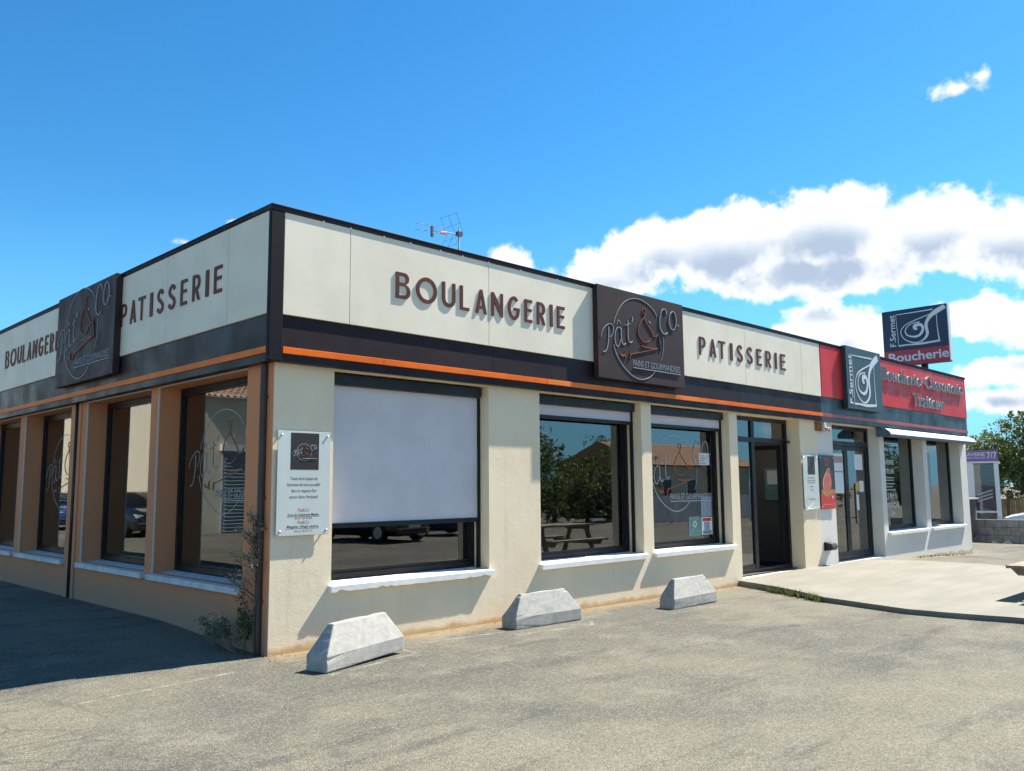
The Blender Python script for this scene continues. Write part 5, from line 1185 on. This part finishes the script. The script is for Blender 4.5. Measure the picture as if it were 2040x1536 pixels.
# ------------------------------------------------------------------ cars
def loft(mb, rings):
    n = len(rings[0]); vs = [p for r in rings for p in r]
    fs = [(i * n + j, i * n + (j + 1) % n, (i + 1) * n + (j + 1) % n, (i + 1) * n + j) for i in range(len(rings) - 1) for j in range(n)]
    fs += [tuple(range(n - 1, -1, -1)), tuple(range((len(rings) - 1) * n, len(rings) * n))]; mb.add(vs, fs)
def car(x, y, rz, paint, label, diamond=False):
    z = gz(x, y); T = place(None, rz, (x, y, z)); e = empty('parked_car', (x, y, z), label, 'car', rz=rz)
    st = [(2.02, .62, .34, .62), (1.96, .74, .25, .70), (1.75, .84, .20, .80), (1.3, .88, .19, .89), (.95, .89, .19, .96), (.2, .89, .19, .98), (-.8, .89, .19, 1.0), (-1.5, .88, .20, 1.02), (-1.85, .84, .26, 1.02), (-1.98, .76, .34, .95)]
    rings = []
    for sx, w, zb, zt in st:
        h = [(0, zb), (w * .8, zb), (w * .97, zb + .10), (w, zb + (zt - zb) * .45), (w * .985, zb + (zt - zb) * .75), (w * .93, zt - .02), (w * .6, zt + .018), (0, zt + .03)]
        rings.append([(sx, a, b) for a, b in h] + [(sx, -a, b) for a, b in reversed(h[1:-1])])
    mb = MB(T); loft(mb, rings); body = mb.build('body', paint, e, smooth=True)
    gs = [(.98, .80, .80, .955), (.30, .83, .66, 1.42), (-.2, .83, .67, 1.475), (-1.1, .83, .66, 1.46), (-1.62, .81, .62, 1.36), (-1.90, .78, .72, 1.0)]
    rings = []
    for sx, w0, w1, zt in gs:
        b = .93; h = [(0, b), (w0, b), (w0 - (w0 - w1) * .5, (b + zt) / 2), (w1, zt - .03), (w1 * .8, zt), (0, zt + .012)]
        rings.append([(sx, a, c) for a, c in h] + [(sx, -a, c) for a, c in reversed(h[1:-1])])
    mb = MB(T); loft(mb, rings); mb.build('glasshouse', 'car_glass', e, smooth=True)
    mb = MB(T); vs = []
    for sx, w0, w1, zt in gs[1:5]: vs += [(sx, w1 * 1.01, zt - .022), (sx, w1 * .8, zt + .012), (sx, -w1 * .8, zt + .012), (sx, -w1 * 1.01, zt - .022)]
    mb.add(vs, [(i * 4 + j, i * 4 + j + 1, i * 4 + j + 5, i * 4 + j + 4) for i in range(3) for j in range(3)]); mb.build('roof', paint, e, smooth=True, recalc=False)
    for sg in (1, -1):
        for (a, b) in (((.96, .80, .95), (.30, .665, 1.41)), ((-.42, .845, .98), (-.42, .675, 1.455)), ((-1.45, .835, 1.0), (-1.45, .65, 1.39))):
            mb = MB(T); mb.bar((a[0], sg * a[1], a[2]), (b[0], sg * b[1], b[2]), .03, n=6); mb.build('pillar', paint, e)
        mb = MB(T); mb.box(.62, sg * .90 if sg > 0 else -1.06, .98, .80, 1.06 if sg > 0 else -.90, 1.10); mb.build('mirror', paint, e, bevel=.03)
        mb = MB(T); loft(mb, [[(1.80 + dx, sg * (.50 + yy), zz) for yy, zz in ((0, .60), (.26, .62), (.30, .74), (.04, .70))] for dx in (-.25, .17)]); mb.build('headlight', 'lamp_lens', e, bevel=.01)
        mb = MB(T); mb.box(-1.99, sg * .52 if sg > 0 else -.80, .70, -1.84, .80 if sg > 0 else -.52, .92); mb.build('tail_light', 'poster_red', e, bevel=.02)
        for wx in (1.28, -1.25):
            mb = MB(T); mb.bar((wx, sg * .70, .31), (wx, sg * .905, .31), .31, n=20); wl = mb.build('wheel', 'tyre', e, bevel=.02)
            mb = MB(T); mb.bar((wx, sg * .85, .31), (wx, sg * .912, .31), .20, .19, n=14); mb.build('rim', 'rim', wl)
    mb = MB(T); mb.box(1.86, -.55, .30, 2.035, .55, .42); mb.build('bumper_intake', 'black_plastic', e, bevel=.02)
    mb = MB(T); mb.box(2.0, -.26, .47, 2.045, .26, .57); mb.build('number_plate', 'paper_white', e)
    mb = MB(T); mb.box(1.95, -.70, .435, 2.04, .70, .455); mb.build('chrome_strip', 'rim', e)
    if diamond:
        TD = lambda a, d, zz: T(2.032 - d, a, zz)
        mb = MB(TD); mb.prism([[(0, .60), (.07, .70), (0, .80), (-.07, .70)], [(0, .64), (-.042, .70), (0, .76), (.042, .70)]], -.02, .03); mb.build('badge', 'rim', e)
    return e
car(31.0, -.05, radians(102), 'paint_white', 'white hatchback behind the block wall, cut by the right edge')
car(-6.75, 22.0, radians(-90), 'paint_black', 'black hatchback mirrored in the second side window', True)
car(-6.75, 29.6, radians(-90), 'paint_blue', 'dark blue hatchback mirrored in the third side window')
car(16.6, -15.2, radians(80), 'paint_blue', 'blue hatchback mirrored below the lowered blind')
car(12.4, -15.0, radians(84), 'paint_black', 'black hatchback added out of view to darken the glass below the lowered blind')  # added out of view so the glass under the blind mirrors something dark
car(37.5, -12.6, radians(180), 'paint_silver', 'silver car mirrored in the glass beside the open door')

# ------------------------------------------------------------------ across the street: what the windows mirror
def barrel_roof(e, T, L, run, z0, rise, pitch=.24, nm='roof'):
    mb = MB(T); n = int(L / pitch) * 4
    for r in range(int(run / .4)):
        v0 = r * .4; v1 = v0 + .46; vs = []
        for i in range(n + 1):
            u = L * i / n; hgt = .055 * abs(sin(pi * u / pitch)) + .01
            for v, dz in ((v0, .035), (v1, 0.0)): vs.append((u, v, z0 + rise * v / run + hgt + dz))
        mb.add(vs, [(2 * i, 2 * i + 2, 2 * i + 3, 2 * i + 1) for i in range(n)])
    return mb.build(nm, 'roof_tile', e, smooth=True, recalc=False)
e = empty('neighbour_house', (-13, 32, .1), 'cream house with barrel-tiled roof and grey roller shutter, mirrored in the side windows', 'building')
mb = MB(); mb.box(-20, 20.8, -.2, -8.25, 46, 4.86); mb.build('wall', 'neighbour_plaster', e)
barrel_roof(e, lambda u, v, z: (-8.05 - u, 20.45 + v, z), 12.2, 6.0, 4.78, 1.6)
for i in range(34):
    mb = MB(); a = [(-8.17 - i * .24 + .075 * cos(t), 20.42, 4.83 + .075 * sin(t)) for t in (0, .63, 1.26, 1.88, 2.5, 3.14)]; mb.add(a + [(p[0], 20.95, p[2] + .10) for p in a] + [(p[0], 20.42, p[2] - .018) for p in a], [(j, j + 1, j + 7, j + 6) for j in range(5)] + [(j, j + 12, j + 13, j + 1) for j in range(5)]); mb.build('eave_tile', 'roof_tile', e, smooth=False, recalc=False)
sh = MB(); sh.box(-11.6, 20.70, .05, -9.15, 20.798, 2.95); sh = sh.build('roller_shutter', 'shutter_grey', e)
for i in range(22): mb = MB(); zc = .1 + i * .125; mb.add([(-11.55, 20.69, zc), (-9.2, 20.69, zc), (-9.2, 20.645, zc + .05), (-11.55, 20.645, zc + .05), (-11.55, 20.69, zc + .11), (-9.2, 20.69, zc + .11)], [(0, 1, 2, 3), (3, 2, 5, 4)]); mb.build('slat', 'shutter_grey', sh, recalc=False)
mb = MB(); mb.box(-11.7, 20.55, 2.951, -9.05, 20.799, 3.2); mb.build('shutter_box', 'bead_white', e)
# street front opposite
zg = gx(36, -20)
e = empty('tiled_house', (46, -29, zg), 'low house with an orange tiled roof, mirrored in the flyer window', 'building')
mb = MB(); mb.box(42.0, -33, zg - .2, 55, -25.4, 2.95); mb.build('wall', 'neighbour_plaster', e)
barrel_roof(e, lambda u, v, z: (41.4 + u, -25.0 - v, z), 14.4, 4.2, 2.96, 1.75, .30)
mb = MB(); mb.add([(41.4, -33.4, 2.96), (55.8, -33.4, 2.96), (55.8, -29.2, 4.70), (41.4, -29.2, 4.70), (41.4, -25.2, 2.96), (55.8, -25.2, 2.96)], [(0, 1, 2, 3), (0, 3, 4), (1, 5, 2)]); mb.build('roof', 'roof_tile', e, recalc=False)
for xw in (43.5, 46.5, 50): 
    w = frame_mb(lambda s, d, z: (s, -25.4 + d, z), xw, xw + 1.2, .9, 2.1, .08, .0, .04).build('window', 'white_gloss', e); mb = MB(); mb.box(xw + .08, -25.395, .98, xw + 1.12, -25.39, 2.02); mb.build('pane', 'car_glass', w)
e = empty('picket_fence', (32, -17.5, zg), 'white slatted street fence mirrored in the flyer window', 'fence')
pk = None
for i in range(70):
    xx = 30.4 + i * .2
    if pk is None: mb = MB(); mb.box(xx, -17.53, zg + .1, xx + .13, -17.5, zg + 1.45); pk = mb.build('picket', 'sill_white', e)
    else: c = pk.copy(); COL.objects.link(c); c.location.x = pk.location.x + i * .2
for zz in (.35, 1.15): mb = MB(); mb.box(30.4, -17.56, zg + zz, 44.4, -17.531, zg + zz + .08); mb.build('rail', 'sill_white', e)
for i in range(6): mb = MB(); mb.box(30.5 + 2.7 * i - .05, -17.65, zg - .1, 30.5 + 2.7 * i + .05, -17.565, zg + 1.5); mb.build('post', 'kiosk_frame', e)
HT = ((24.5, -20.0, 5.6, 'dark leafy tree mirrored at the left of the second front window'), (28.5, -21.5, 4.1, 'dark leafy tree mirrored low in the second front window'), (32.3, -22.5, 3.9, 'dark leafy tree mirrored in the middle of the second front window'), (36.2, -23.0, 5.0, 'dark leafy tree mirrored at the right of the second front window'), (9.0, -21.5, 4.6, 'dark leafy tree added to darken the left of the glass below the lowered blind'), (14.0, -22.0, 4.4, 'dark leafy tree added to darken the middle of the glass below the lowered blind'), (19.5, -21.5, 4.8, 'dark leafy tree added to darken the right of the glass below the lowered blind'), (50, -36, 7.0, 'dark leafy tree mirrored behind the tiled roof in the flyer window'), (57.5, -24, 5.2, 'dark leafy tree mirrored in the bakery door glass'), (66, -25, 6.0, "dark leafy tree mirrored in the butcher's door glass"), (78, -30, 7.0, "dark leafy tree mirrored in the butcher's lettered window"), (92, -31, 7.5, "dark leafy tree mirrored in the butcher's far right window"), (104, -34, 8.0, "taller dark leafy tree mirrored in the butcher's far right window"), (86, -26, 5.5, "lower dark leafy tree mirrored between the butcher's windows"))  # added: below-blind trees darken that glass, last three hide the mirrored horizon
for i, (x, y, h, lb) in enumerate(HT):
    s = 1.9; tree(x, y, gx(x), h, [(0, 0, h * .55, 2.2, 1.6, h * .34), (-1.3, .2, h * .42, 1.5, 1.4, h * .30), (1.3, -.1, h * .45, 1.5, 1.4, h * .30), (.3, .2, h * .80, 1.1, 1.0, h * .17), (-.9, .5, h * .18, 1.9, 1.0, h * .19), (1.1, .5, h * .18, 1.9, 1.0, h * .19)], 5200, .19, lb, 'trees across the street', 'leaf_hedge', 30 + i, .16)
